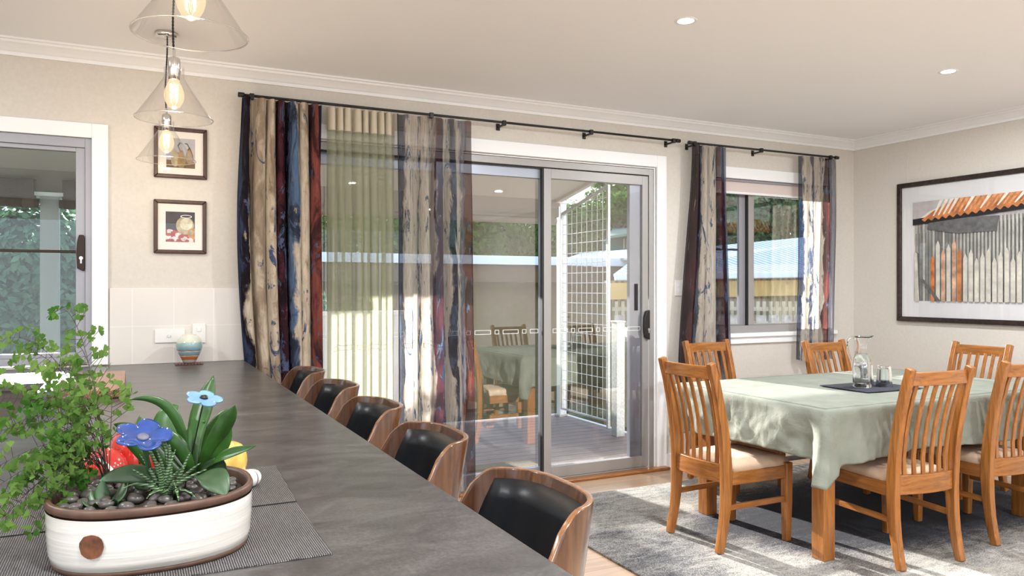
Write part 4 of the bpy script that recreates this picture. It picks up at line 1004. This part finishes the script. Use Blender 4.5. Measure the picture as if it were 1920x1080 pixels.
# pebbles lie on the soil: things of their own
rnd = random.Random(11)
def pebble_mesh(k):
    m = MB(); n1, n2 = 12, 8; vs = []
    for i in range(n2 + 1):
        th = PI * i / n2
        for j in range(n1):
            a = 2 * PI * j / n1; d = Vector((math.sin(th) * math.cos(a), math.sin(th) * math.sin(a), math.cos(th))); s = 1 + .14 * noise.noise(d * 1.3 + Vector((k * 7, 0, 0))); vs.append(Vector((d.x * s, d.y * s * .78, d.z * s * .55)))
    m.add(vs, [(i * n1 + j, (i + 1) * n1 + j, (i + 1) * n1 + (j + 1) % n1, i * n1 + (j + 1) % n1) for i in range(n2) for j in range(n1)]); return m
base_peb = []
spotsP = []
tries = 0
while len(spotsP) < 62 and tries < 6000:
    tries += 1
    a = rnd.uniform(0, 2 * PI); rr = math.sqrt(rnd.random()) * .86; p = surf(a, 0) * rr; sz = rnd.uniform(.0085, .0145)
    if rr * 1.0 + sz / .13 > .93: continue
    left = p.x < -.045; right = p.x > .085
    if not (left or right or rnd.random() < .35): continue
    if all((p - q).length > (sz + s2) * .86 for q, s2 in spotsP): spotsP.append((p, sz))
for k, (p, sz) in enumerate(spotsP):
    if k < 6: base_peb.append(pebble_mesh(k).build('river_pebble', M['pebble'], None, smooth=True)); o = base_peb[-1]
    else: o = base_peb[k % 6].copy(); col.objects.link(o)
    o.location = LP + Vector((p.x, p.y, .080 + sz * .32)); o.scale = (sz, sz, sz); o.rotation_euler = (rnd.uniform(-.2, .2), rnd.uniform(-.2, .2), rnd.uniform(0, 6.3))
    side = 'left' if p.x < -.045 else ('right' if p.x > .085 else 'middle')
    o['label'] = {'left': 'dark smooth river pebble on the soil at the left end of the planter', 'right': 'dark smooth river pebble on the soil at the right end of the planter', 'middle': 'dark smooth river pebble among the succulent stems mid planter'}[side]
    o['category'] = 'pebble'; o['group'] = 'river pebbles, %s of the planter' % side

def bez(a, b, c, d, n):
    a, b, c, d = map(Vector, (a, b, c, d)); return [a * (1 - t) ** 3 + b * 3 * t * (1 - t) ** 2 + c * 3 * t * t * (1 - t) + d * t ** 3 for t in [i / n for i in range(n + 1)]]
def blade(m, pts, wid, side, fold=.25, tip=.5, base=.35, mi=0, peak=.5):
    """leaf surface along pts, half width wid, V fold"""
    n = len(pts) - 1; side = Vector(side).normalized(); vs = []; K = 6
    for i, p in enumerate(pts):
        t_ = i / n; w_ = wid * (base + (1 - base) * min(1, t_ / peak) ** .8) if t_ < peak else wid * max(0, 1 - ((t_ - peak) / (1 - peak)) ** 2.2) ** .9
        d = (pts[min(i + 1, n)] - pts[max(i - 1, 0)]).normalized(); s = (side - d * side.dot(d)).normalized(); up = d.cross(s)
        for k in range(K + 1):
            q = -1 + 2 * k / K; vs.append(p + s * w_ * q + up * (abs(q) ** 1.5) * w_ * fold)
    m.add(vs, [(i * (K + 1) + k, i * (K + 1) + k + 1, (i + 1) * (K + 1) + k + 1, (i + 1) * (K + 1) + k) for i in range(n) for k in range(K)], mi)
CR = Vector((CS, -SN, 0)); CF = Vector((SN, CS, 0)); UP = Vector((0, 0, 1))
def loc(p): return p - LP
def leafpart(name, mat, specs):
    for (b_, c1, c2, tp, wd, sd, kw) in specs:
        m = MB(); P = [loc(at(*q)) for q in (b_, c1, c2, tp)]
        blade(m, bez(*P, 18), wd, sd, **kw); m.build(name, mat, pl, smooth=True, solid=.0009)
Zp = 1.215
leafpart('broad_leaf', M['leaf'], [
    ((365, 895, Zp), (352, 830, Zp), (375, 760, Zp + .03), (401, 704, Zp + .05), .017, CR, dict(peak=.62, fold=.3)),
    ((352, 880, Zp), (345, 790, Zp - .02), (318, 735, Zp - .02), (241, 750, Zp - .04), .0085, CR + UP * .8, dict(peak=.45, fold=.4)),
    ((350, 880, Zp + .01), (300, 830, Zp + .03), (298, 775, Zp + .04), (335, 760, Zp + .05), .023, CR, dict(peak=.55, fold=.2)),
    ((372, 890, Zp), (385, 830, Zp - .01), (425, 800, Zp - .02), (441, 760, Zp - .03), .013, CR, dict(peak=.6, fold=.5)),
    ((375, 890, Zp + .02), (375, 830, Zp + .03), (405, 790, Zp + .04), (430, 766, Zp + .04), .012, CR, dict(peak=.5, fold=.3)),
    ((380, 895, Zp - .01), (405, 855, Zp - .02), (430, 850, Zp - .03), (480, 836, Zp - .04), .0085, CR + UP, dict(peak=.5, fold=.4)),
    ((340, 890, Zp), (290, 850, Zp + .02), (262, 810, Zp + .03), (213, 795, Zp + .03), .0150, UP + CR * .5, dict(peak=.6, fold=.3)),
    ((360, 890, Zp - .02), (350, 860, Zp - .04), (330, 830, Zp - .05), (300, 800, Zp - .04), .013, CR + UP * .6, dict(peak=.55, fold=.4)),
    ((262, 870, Zp), (262, 845, Zp), (256, 800, Zp), (262, 779, Zp), .004, CR, dict(peak=.3, fold=.3)),
    ((285, 890, Zp), (262, 850, Zp - .01), (240, 835, Zp - .02), (234, 812, Zp - .02), .009, CR, dict(peak=.6, fold=.3)),
    ((345, 880, Zp + .02), (345, 850, Zp + .02), (360, 800, Zp + .02), (385, 790, Zp + .02), .014, CR, dict(peak=.5, fold=.3)),
    ((372, 890, Zp + .02), (395, 850, Zp + .02), (425, 830, Zp + .02), (424, 775, Zp + .01), .016, CR, dict(peak=.5, fold=.3)),
])
leafpart('oval_leaf', M['leaf_dark'], [
    ((312, 905, Zp - .03), (280, 885, Zp - .045), (230, 880, Zp - .055), (185, 903, Zp - .07), .015, UP + CF * .6, dict(peak=.45, fold=.15)),
    ((365, 895, Zp - .04), (385, 882, Zp - .065), (410, 895, Zp - .08), (424, 930, Zp - .09), .0200, CR + CF * .3 + UP * .3, dict(peak=.55, fold=.15, base=.3)),
    ((375, 885, Zp), (395, 865, Zp - .01), (420, 868, Zp - .01), (425, 880, Zp - .02), .010, UP + CF * .3, dict(peak=.5, fold=.3)),
    ((285, 905, Zp - .05), (275, 925, Zp - .06), (262, 925, Zp - .07), (250, 905, Zp - .075), .006, CR, dict(peak=.5, fold=.3)),
])
# small agave rosette at the left
agc = at(197, 950, 1.13); agc.z = LP.z + .078
m_specs = []
for k, (dx, dy, dz, w_) in enumerate([(.030, -.004, .030, .011), (-.004, .012, .034, .011), (.024, .018, .028, .010), (-.030, -.006, .012, .008), (.044, -.006, .008, .009), (-.018, .016, .020, .009), (.012, -.024, .014, .009), (-.012, -.020, .010, .008)]):
    m = MB(); b_ = agc - LP; tp = b_ + Vector((dx, dy, dz)); c1 = b_ + Vector((dx * .5, dy * .5, dz * .15)); c2 = b_ + Vector((dx * .85, dy * .85, dz * .5))
    sd = Vector((dx, dy, 0)).cross(UP) if abs(dx) + abs(dy) > 0 else CR
    blade(m, bez(b_, c1, c2, tp, 10), w_, sd, fold=.5, peak=.45); m.build('agave_leaf', M['leaf_dark'], pl, smooth=True, solid=.0012)
# zebra haworthia
hc = at(313, 932, 1.165); hc.z = LP.z + .078
rnd = random.Random(5)
for k, (px, py, dzz) in enumerate([(266, 815, 0), (290, 835, 0), (318, 812, .01), (331, 838, .01), (303, 800, .02), (357, 848, 0), (282, 842, -.02), (376, 868, -.01), (388, 880, -.03), (248, 880, -.03), (232, 915, -.05), (275, 935, -.06), (330, 915, -.05), (345, 875, -.03), (298, 868, -.03), (335, 940, -.06), (262, 852, 0), (368, 935, -.05)]):
    tp = loc(at(px, py, 1.165 + dzz)); b_ = hc - LP + Vector((rnd.uniform(-.010, .010), rnd.uniform(-.008, .008), 0)); mid = (b_ + tp) / 2
    c1 = b_ + (mid - b_) * .6 + Vector((0, 0, .010)); c2 = mid + (tp - mid) * .3 + Vector((0, 0, .020 if tp.z < .12 else .006))
    m = MB(); P = bez(b_, c1, c2, tp, 12); m.tube(P, [.0042 * (1 - (i / 12) ** 1.6) + .0005 for i in range(13)], 7); m.build('zebra_leaf', M['zebra'], pl, smooth=True)
# maidenhair fern fronds
fb = loc(at(205, 908, 1.215)); fb.z = .076
tips = [((100, 588), 1.33), ((0, 640), 1.45), ((130, 655), 1.35), ((-20, 720), 1.3), ((20, 800), 1.25), ((-10, 880), 1.16), ((10, 960), 1.08), ((60, 985), 1.07), ((-30, 1010), 1.02), ((95, 700), 1.3), ((40, 905), 1.12), ((215, 745), 1.27), ((50, 760), 1.22), ((120, 850), 1.14), ((-20, 820), 1.2), ((150, 780), 1.2), ((-25, 1010), 1.1), ((90, 930), 1.10), ((30, 670), 1.4), ((-40, 760), 1.3), ((-30, 930), 1.1)]
rnd = random.Random(3); stems = MB(); NL = 0
for fi, ((tx, ty), tz) in enumerate(tips):
    tp = loc(at(tx, ty, tz)); v_ = tp - fb; L_ = v_.length
    c1 = fb + Vector((v_.x * .12, v_.y * .12, max(.08, v_.z * .55) + .03)); c2 = fb + Vector((v_.x * .6, v_.y * .6, max(v_.z * 1.0, 0) + .045))
    c1 += Vector((rnd.uniform(-.01, .01), rnd.uniform(-.01, .01), 0))
    P = bez(fb + Vector((rnd.uniform(-.006, .006), rnd.uniform(-.006, .006), 0)), c1, c2, tp, 24)
    frond = MB()
    def leaflet(p, d, size):
        d = d.normalized(); nn_ = Vector((rnd.uniform(-.7, .7), rnd.uniform(-.7, .7), rnd.uniform(-.5, .9))) - CF * .8; s = d.cross(nn_).normalized()
        vs = [p, p + (d * .35 - s * .30) * size, p + (d * .78 - s * .58) * size, p + (d * .92 - s * .30) * size, p + (d * .86 - s * .12) * size, p + (d * 1.03 + s * .06) * size, p + (d * .88 + s * .26) * size, p + (d * .90 + s * .46) * size, p + (d * .62 + s * .56) * size, p + (d * .28 + s * .26) * size]
        frond.add(vs, [tuple(range(10))])
    side_n = v_.cross(CF).normalized()
    start = 8 if ty < 760 else 7
    for i in range(start, 25):
        p = P[i]; d = (P[min(i + 1, 24)] - P[i - 1]).normalized(); k = (i - start) / (24 - start)
        for sgn in (-1, 1):
            sub = (side_n * sgn + d * .55 + Vector((0, 0, rnd.uniform(-.3, .2))) + CF * rnd.uniform(-.5, .5)).normalized(); ln = .036 * (1 - k * .7) * rnd.uniform(.5, 1.15)
            if rnd.random() < (.42 if tx > 90 else .15): continue
            nl = max(1, int(ln / .012)); frond.tube([p, p + sub * ln], .0004, 4, m=1, cap=False)
            for q in range(nl):
                pp = p + sub * ln * (q + 1) / nl; side2 = sub.cross(CF).normalized()
                leaflet(pp, sub * .4 + side2 * rnd.choice((-1, 1)) + Vector((0, 0, rnd.uniform(-.6, .2))), rnd.uniform(.007, .0125)); NL += 1
            leaflet(p + sub * ln, sub, rnd.uniform(.008, .013))
    leaflet(P[-1], v_, .014)
    frond.tube(P, [.0009 - .0006 * i / 24 for i in range(25)], 5, m=1); frond.build('fern_frond', [M['fern'], M['fern_stem']], pl)


# ceramic flowers on stakes
def flower(name, label, c, R_, tilt, mat, centre, stem_to, petals=5, cup=.35, stem_mat='leaf_dark', sr=.0022):
    t = thing(name, label, 'garden ornament', c); c = Vector(c)
    m = MB(); vs = []; n, rr = petals * 16, 8
    for i in range(rr + 1):
        q = i / rr
        for k in range(n):
            a = 2 * PI * k / n; lobe = .62 + .38 * abs(math.cos(a * petals / 2)) ** .6; r_ = R_ * q * (1 - (1 - lobe) * q ** 1.5)
            vs.append(Vector((r_ * math.cos(a), r_ * math.sin(a), cup * R_ * q * q * (1 + .25 * math.sin(a * petals)))))
    rot = Matrix.Rotation(tilt[0], 4, 'X') @ Matrix.Rotation(tilt[1], 4, 'Y'); vs = [rot @ p for p in vs]
    m.add(vs, [(i * n + k, i * n + (k + 1) % n, (i + 1) * n + (k + 1) % n, (i + 1) * n + k) for i in range(rr) for k in range(n)]); m.build('petals', mat, t, smooth=True, solid=.0028)
    m = MB().lathe([(0, .004), (.12 * R_ * 1.5, .003), (.15 * R_ * 1.5, 0), (0, -.001)], n=16); m.v = [rot @ (p + Vector((0, 0, .002))) for p in m.v]; m.build('flower_centre', centre, t, smooth=True)
    st_ = Vector(stem_to) - c; MB().tube([(0, 0, -.002), st_ * .5, st_], sr, 8).build('stake', M[stem_mat], t)
    return t
s1 = at(288, 900, 1.20); s1.z = LP.z + .08
flower('ceramic_flower', 'cobalt blue glossy ceramic flower on a stake in the planter', at(268, 822, 1.13), .0400, (.42, .10), M['blue_ceramic'], paint('flower_grey_centre', (.12, .12, .16)), s1, 5, .18, sr=.004)
s2 = at(345, 890, 1.20); s2.z = LP.z + .08
flower('ceramic_flower', 'small pale blue ceramic flower on a wire stake above the tall leaf', at(382, 748, 1.16), .0275, (.30, .16), M['pale_ceramic'], M['black'], s2, 5, .05, 'black', .0011)

# ceramic fruit behind the planter
def fruit(name, label, c, R_, H_, mat, ribs=5, stripes=None, rot=0, stemmat=None, tilt=0):
    t = thing(name, label, 'ceramic ornament', c, rot)
    m = MB(); vs = []; n, rr = 60, 18
    for i in range(rr + 1):
        th = PI * i / rr
        for k in range(n):
            a = 2 * PI * k / n; g_ = 1 - .10 * abs(math.cos(a * ribs / 2)) ** 8 * math.sin(th); r_ = R_ * math.sin(th) ** .85 * g_
            vs.append(Vector((r_ * math.cos(a), r_ * math.sin(a), H_ / 2 + H_ / 2 * math.cos(th) * (1 - .22 * max(0, math.cos(th)) ** 6))))
    if tilt:
        R2 = Matrix.Translation((0, 0, H_ / 2)) @ Matrix.Rotation(tilt, 4, 'Y') @ Matrix.Translation((0, 0, -H_ / 2)); vs = [R2 @ p for p in vs]; mz = min(p.z for p in vs); vs = [p - Vector((0, 0, mz)) for p in vs]
    m.add(vs, [(i * n + k, (i + 1) * n + k, (i + 1) * n + (k + 1) % n, i * n + (k + 1) % n) for i in range(rr) for k in range(n)])
    if stripes:
        for idx, f in enumerate(m.f):
            k = idx % n; m.m[idx] = 1 if (k % 12) == 0 else (2 if 22 < k < 42 else 0)
    m.build('body', [mat] + (stripes or []), t, smooth=True)
    if stemmat: MB().tube([(0, 0, H_ * .84), (.004, 0, H_ * 1.0), (.012, .003, H_ * 1.10)], [.006, .004, .005], 8).build('stem', stemmat, t, smooth=True)
    return t
ZC = .9046
fruit('ceramic_capsicum', 'glossy red and plum striped ceramic capsicum, left behind the planter', (-.068, 1.600, ZC), .062, .092, M['red_ceramic'], 5, [M['stripe_white'], M['purple_ceramic']], .4, M['leaf_dark'], -.5)
fruit('ceramic_capsicum', 'glossy red ceramic capsicum standing higher, behind the blue flower', (.002, 1.665, ZC), .052, .128, M['red_ceramic'], 4, None, .2, M['leaf_dark'], 0)
fruit('ceramic_capsicum', 'glossy yellow ceramic capsicum behind the green leaves', (.150, 1.62, ZC), .056, .104, M['yellow_ceramic'], 4, None, .7, M['leaf_dark'], .3)
fruit('glass_ornament', 'small clear and white swirled glass ornament beside the yellow capsicum', (.207, 1.60, ZC), .023, .036, M['stripe_white'], 7, [M['picture_wood'], M['stripe_white']], .3)

# ============================================================ outside
DZ = -.08
struct('ground', MB().box(-30, 40, YW + .13, 60, -1.05, -.95), M['grass'])
def sthing(name, label, cat, loc_=(0, 0, 0), group=None): return thing(name, label, cat, loc_, 0, group)
dk_ = MB().box(-6, 4.22, YW + .13, 7.28, DZ - .06, DZ); tag(dk_.build('deck_floor', M['deck']), kind='structure')
struct('deck_edge_trim', MB().box(-6, 4.22, 7.24, 7.28, DZ, DZ + .012).box(4.18, 4.22, 4.62, 7.24, DZ, DZ + .012), M['white'])
# raked verandah roof, low at the outer edge
rz = lambda y: 2.245 + (7.16 - y) * .175
m = MB()
for (x0, x1) in ((-6, 4.10),):
    a = [(x0, YW + .13, rz(YW + .13)), (x0, 7.25, rz(7.25)), (x1, 7.25, rz(7.25)), (x1, YW + .13, rz(YW + .13))]; m.prism(a, (0, 0, .05))
struct('verandah_ceiling', m, M['soffit'])
struct('verandah_beam', MB().box(-6, 4.10, 7.16, 7.22, 2.06, 2.26), M['beam'])
m = MB()
m.prism([(4.06, YW + .13, rz(YW + .13) - .03), (4.06, 7.25, rz(7.25) - .03), (4.12, 7.25, rz(7.25) - .03), (4.12, YW + .13, rz(YW + .13) - .03)], (0, 0, .14)); struct('verandah_barge', m, M['soffit'])
# outside skin of the house
struct('wall_outside', MB().box(-6, XL - .1, YW, YW + T, -.9, 2.7).box(XL - .1, 8, YW + T - .005, YW + T + .0, -.9, 0), M['wb'])
# posts of the verandah
def vpost(x, y, label, w=.105, top=2.07, mat='post_paint'):
    t = sthing('verandah_post', label, 'post', (x, y, DZ), 'verandah posts')
    MB().box(-w / 2, w / 2, -w / 2, w / 2, 0, top - DZ).build('column', M[mat], t, bevel=.004)
    MB().box(-w * .8, w * .8, -w * .8, w * .8, top - DZ - .03, top - DZ).build('cap', M['white'], t, bevel=.003); MB().box(-w * .7, w * .7, -w * .7, w * .7, 0, .02).build('foot_plate', M['galv'], t)
vpost(4.15, 7.19, 'white verandah corner post beside the wire mesh panel', .08, 2.24, 'white')
vpost(-.60, 7.18, 'grey green verandah post seen through the kitchen window', .13, 2.06)
vpost(1.45, 7.18, 'grey green verandah post seen faintly through the olive sheer curtain', .10, 2.06)
# outdoor blinds, rolled up
def oblind(x0, x1, z0, z1, label, mat='blind_brown', fabric=True):
    t = sthing('outdoor_blind', label, 'blind', ((x0 + x1) / 2, 7.10, z1), 'rolled outdoor blinds')
    m = MB().box(x0, x1, 7.09, 7.12, z0, z1); m.v = [p - t.location for p in m.v]; m.build('blind_fabric', M[mat], t)
    m = MB().tube([(x0 - .02, 7.09, z0), (x1 + .02, 7.09, z0)], .035, 14); m.v = [p - t.location for p in m.v]; m.build('roll', M[mat], t, smooth=True)
    for x in (x0 + .05, x1 - .05):
        m = MB().box(x - .04, x + .04, 7.05, 7.09, z0 - .04, z1); m.v = [p - t.location for p in m.v]; m.build('strap', M[mat], t)
oblind(-3.0, -.69, 1.97, 2.16, 'brown rolled outdoor blind left of the post, seen through the kitchen window')
oblind(-.51, .9, 1.97, 2.16, 'brown rolled outdoor blind right of the post, seen through the kitchen window')
oblind(1.55, 4.0, 2.005, 2.06, 'grey rolled outdoor blind under the beam beyond the sliding door', 'beam')
# outdoor downlight
t = sthing('verandah_downlight', 'small lit downlight in the verandah ceiling', 'ceiling light', (3.05, 6.0, rz(6.0) - .002)); MB().disc((0, 0, -.002), .045, 24).build('lens', M['lens'], t); MB().lathe([(.045, -.001), (.055, -.003), (.058, 0)], n=24).build('trim_ring', M['white'], t)
# weatherboard balustrade infill
t = sthing('weatherboard_balustrade', 'white weatherboard half wall on the deck edge behind the sheer curtains', 'balustrade', (1.75, 7.2, DZ))
m = MB()
for k in range(11): z0 = .02 + k * .10; m.prism([(-.62, -.03, z0), (-.62, -.018, z0 + .11), (-.62, 0, z0 + .11), (-.62, 0, z0)], (1.24, 0, 0))
m.build('boards', M['wb'], t); MB().box(-.65, .65, -.05, .04, 1.12, 1.16).build('cap_rail', M['white'], t, bevel=.004)
# wire mesh panel
t = sthing('wire_mesh_panel', 'tall galvanised wire mesh side panel with sloping top on the deck', 'mesh panel', (4.12, 6.75, DZ))
ya, yb = 6.235, 7.12; tz = lambda y: 2.30 - (y - ya) * (.20 / (yb - ya))
rl = lambda m: rel(t, m)
fr = MB().tube([(4.12, ya, .0), (4.12, ya, tz(ya)), (4.12, yb, tz(yb)), (4.12, yb, .0)], .0, 4)
m = MB(); m.bar((4.12, ya, DZ + .02), (4.12, ya, tz(ya)), .030, .030); m.bar((4.12, yb, DZ + .08), (4.12, yb, tz(yb)), .025, .025); m.bar((4.12, ya, tz(ya) - .01), (4.12, yb, tz(yb) - .01), .028, .028); m.bar((4.12, ya, DZ + .09), (4.12, yb, DZ + .09), .02, .02)
rl(m).build('frame', M['galv'], t, bevel=.003)
m = MB(); y = ya + .10
while y < yb - .02: m.tube([(4.12, y, DZ + .09), (4.12, y, tz(y) - .01)], .0036, 5); y += .098
z = DZ + .19
while z < 2.28:
    ye = yb if z < tz(yb) else ya + (tz(ya) - z) / (.20 / (yb - ya))
    if ye > ya + .05: m.tube([(4.125, ya, z), (4.125, ye, z)], .0036, 5)
    z += .1035
rl(m).build('wire_mesh', M['galv'], t)
# galvanised stair post with handrail
t = sthing('stair_post', 'galvanised steel newel post with sloping handrail beyond the sliding door', 'post', (4.06, 5.98, DZ))
MB().box(-.045, .045, -.045, .045, 0, 1.06).build('post', M['galv'], t, bevel=.003); MB().box(-.05, .05, -.05, .05, 1.06, 1.075).build('cap', M['galv'], t, bevel=.002)
m = MB().bar((.05, .0, .98), (1.3, .0, .30), .05, .08); m.build('handrail', M['white'], t, bevel=.003)
t = sthing('doormat', 'coarse brown doormat on the deck outside the sliding door', 'doormat', (2.35, 5.15, DZ)); t_ = MB().box(-.45, .45, -.25, .25, 0, .02).build('coir_pad', M['doormat'], t)

# ---------------- neighbouring buildings
def quad_roof(m, a, b_, c, d, th, mi=0): m.prism([a, b_, c, d], (0, 0, -th), mi)
# flat roofed olive building behind the deck
t = sthing('neighbour_garage', 'olive beige garage with a pale blue fascia, beyond the sliding door', 'building', (6, 13, -.95)); t['label'] = t['label']
R = lambda m: rel(t, m)
R(MB().box(.5, 8.6, 12.6, 16, -.95, 1.50)).build('wall', M['olive_wall'], t)
R(MB().box(0, 8.7, 12.0, 12.06, 1.705, 1.86)).build('fascia', M['gutter'], t, bevel=.01)
mm = MB().box(.0, 8.7, 12.06, 16.2, 1.78, 1.83); g1, g2, g3, g4 = at(1062, 484, 15), at(1088, 475, 17), at(1196, 466, 17), at(1196, 484, 14.2); mm.prism([g1, g4, g3, g2], (0, 0, -.04)); R(mm).build('roof', M['roof_iron'], t)
R(MB().box(.5, 8.6, 12.06, 12.6, 1.40, 1.70)).build('eave', M['brown_eave'], t)
R(MB().box(3.0, 5.3, 12.55, 12.6, -.95, 1.35)).build('garage_door', M['brown_eave'], t)
# corrugated roof shed seen through the dining window
t = sthing('corrugated_shed', 'tan corrugated shed with pale blue iron roof and yellow fascia, beyond the dining window', 'building', (12, 10.5, -.95))
e1, e2 = at(1150, 514, 12.0), at(1640, 507, 13.0); r1, r2 = at(1205, 474, 14.0), at(1640, 432, 16.5)
hz_ = (e1.z + e2.z) / 2
m = MB(); quad_roof(m, e1, e2, r2, r1, .04); R(m).build('roof', M['roof_iron'], t)
m = MB().bar(e1 + Vector((0, -.05, -.05)), e2 + Vector((0, -.05, -.05)), .12, .11); R(m).build('gutter', M['gutter'], t, bevel=.02)
ee = (e2 - e1).normalized(); nb = Vector((-ee.y, ee.x, 0))
m = MB().bar(e1 + nb * .15 + Vector((0, 0, -.27)), e2 + nb * .15 + Vector((0, 0, -.27)), .04, .26); R(m).build('fascia', M['yellow_fascia'], t)
a, b_ = e1 + nb * .35, e2 + nb * .35; m = MB().prism([Vector((a.x, a.y, -.95)), Vector((b_.x, b_.y, -.95)), Vector((b_.x, b_.y, b_.z - .1)), Vector((a.x, a.y, a.z - .1))], nb * .1); R(m).build('wall', M['shed_wall'], t)
# picket fences in front of it
def fence(px0, px1, Z, ytop, ybot, n, mat, label, gap=.55, rail=True):
    a, b_ = at(px0, ytop, Z), at(px1, ytop, Z); zb_ = at(px0, ybot, Z).z
    t = sthing('picket_fence', label, 'fence', Vector((a.x, a.y, zb_)), 'picket fences beyond the windows')
    d = (b_ - a) / n; w_ = d.length * gap
    for k in range(n):
        p = a + d * (k + .5); e = d.normalized(); m = MB(); o3 = Vector((-e.y, e.x, 0)) * .02
        m.prism([Vector((p.x - e.x * w_ / 2, p.y - e.y * w_ / 2, zb_)), Vector((p.x + e.x * w_ / 2, p.y + e.y * w_ / 2, zb_)), Vector((p.x + e.x * w_ / 2, p.y + e.y * w_ / 2, a.z)), Vector((p.x - e.x * w_ / 2, p.y - e.y * w_ / 2, a.z))], o3)
        m.v = [q - t.location for q in m.v]; m.build('paling', mat, t)
    m = MB().bar(a + Vector((0, .03, -.12)), b_ + Vector((0, .03, -.12)), .03, .06); m.v = [q - t.location for q in m.v]; m.build('rail', mat, t)
fence(1150, 1560, 12.0, 565, 592, 34, M['picket'], 'pale sunlit slatted fence in front of the corrugated shed', .5)
fence(1150, 1560, 11.2, 591, 690, 17, M['grey_picket'], 'grey weathered paling fence in front of the pale slatted fence', .8)
# hut
t = sthing('garden_hut', 'small teal hut with a green grey gable roof among the trees', 'building', at(1170, 450, 24) * 1.0)
c = at(1172, 448, 24); L0 = t.location.copy()
m = MB(); p = [at(1138, 443, 24), at(1200, 434, 24), at(1200, 408, 26), at(1158, 416, 26)]; m.prism(p, (0, 0, -.08)); m.v = [q - L0 for q in m.v]; m.build('roof', M['hut_roof'], t)
p = [at(1143, 443, 24.4), at(1205, 436, 24.4), at(1205, 520, 24.4), at(1143, 520, 24.4)]; m = MB().prism(p, CF * 2); m.v = [q - L0 for q in m.v]; m.build('wall', M['hut_wall'], t)
for px in (1169, 1175):
    m = MB().prism([at(px, 447, 24.2), at(px + 2.2, 447, 24.2), at(px + 2.2, 466, 24.2), at(px, 466, 24.2)], CF * .1); m.v = [q - L0 for q in m.v]; m.build('window_strip', M['picket'], t)

# ---------------- foliage
def crown(m, c, r, n, size, rnd, droop=0):
    for _ in range(n):
        d = Vector((rnd.gauss(0, 1), rnd.gauss(0, 1), rnd.gauss(0, 1))).normalized(); q = rnd.uniform(.62, 1.0) * (1 + .25 * noise.noise(d * 2.2 + c)); p = c + Vector((d.x * r[0], d.y * r[1], d.z * r[2])) * q
        nn = (d + Vector((rnd.uniform(-.8, .8), rnd.uniform(-.8, .8), rnd.uniform(-.4, 1)))).normalized(); a = nn.orthogonal().normalized(); b2 = nn.cross(a); th = rnd.uniform(0, 6.28); a, b2 = a * math.cos(th) + b2 * math.sin(th), b2 * math.cos(th) - a * math.sin(th); s = size * rnd.uniform(.6, 1.3)
        m.add([p - a * s * .5, p - b2 * s * .28, p + a * s * .55 - Vector((0, 0, droop * s)), p + b2 * s * .28], [(0, 1, 2, 3)])
def tree(name, label, c, r, n, size, mat, seed, zg=-.95, blobs=5, cat='tree', group='trees beyond the fences'):
    rnd = random.Random(seed); c = Vector(c); t = sthing(name, label, cat, (c.x, c.y, zg), group); m = MB()
    for k in range(blobs):
        o3 = Vector((rnd.uniform(-.55, .55) * r[0], rnd.uniform(-.5, .5) * r[1], rnd.uniform(-.6, .6) * r[2])) if k else Vector(); s = 1.0 if k == 0 else rnd.uniform(.42, .62)
        crown(m, c + o3, (r[0] * s, r[1] * s, r[2] * s), int(n * (s ** 2)), size, rnd)
    m.v = [p - t.location for p in m.v]; m.build('foliage', mat, t)
    q = MB().tube([(0, 0, 0), (.1, 0, (c.z - zg) * .5), (0, .05, c.z - zg)], [.16, .12, .06], 8); q.build('trunk', M['trunk'], t); return t
def bypx(px, py, Z): return at(px, py, Z)
# dark dense belt beyond the door
for k, (px, py, Z, rx, rz_) in enumerate([(560, 450, 21, 1.6, 1.1), (680, 446, 22, 1.9, 1.2), (800, 452, 21, 1.8, 1.15), (900, 450, 21, 1.7, 1.05), (985, 446, 22, 1.7, 1.15), (1050, 445, 23, 1.3, 1.15)]):
    c = bypx(px, py, Z); tree('dense_tree', 'dense dark green tree beyond the garage, %s' % ['far left behind the curtains', 'behind the olive sheer curtain', 'behind the bark print sheer curtain', 'at the curtain edge of the bare door glass', 'left of the door mullion', 'right of the door mullion'][k], c, (rx, 1.2, rz_), 2600, .17, M['tree_dark'], k + 1)
for k, (px, py, Z, rx, rz_, lab, mt_, sz_, nn_) in enumerate([(1165, 350, 30, 1.5, 1.5, 'tall open conifer with sky showing between its branches', 'tree_dark', .30, 500), (1200, 395, 26, 1.8, .7, 'rounded dark tree above the teal hut', 'tree_dark', .2, 2200), (1385, 400, 24, 1.6, 1.6, 'blue green tree left in the dining window', 'tree_mid', .2, 2600), (1450, 400, 25, 1.9, 1.9, 'dark tree behind the middle of the dining window', 'tree_mid', .2, 2600), (1560, 380, 24, 2.2, 2.0, 'tree behind the sunlit right curtain', 'tree_mid', .22, 1600), (1105, 432, 27, 1.3, .85, 'low dark tree behind the wire mesh panel', 'tree_dark', .2, 2000), (1290, 380, 24, 2.0, 1.8, 'tree hidden between the door and the dining window', 'tree_mid', .22, 900)]):
    tree('distant_tree', lab, bypx(px, py, Z), (rx, 1.2, rz_), nn_, sz_, M[mt_], 20 + k, blobs=6)
# hedge beyond the kitchen window
for k in range(6):
    x = -5.2 + k * 1.25; lab = 'tall pale green willowy hedge shrub beyond the kitchen window, %s' % ['at the far left', 'second from the left', 'left of the green post', 'directly behind the green post', 'right of the green post', 'nearest the framed pictures side'][k]
    tree('hedge_shrub', lab, (x, 9.2, .76), (1.0, .5, 1.30), 9500, .11, M['hedge_leaf'], 50 + k, blobs=4, cat='shrub', group='hedge beyond the kitchen window')
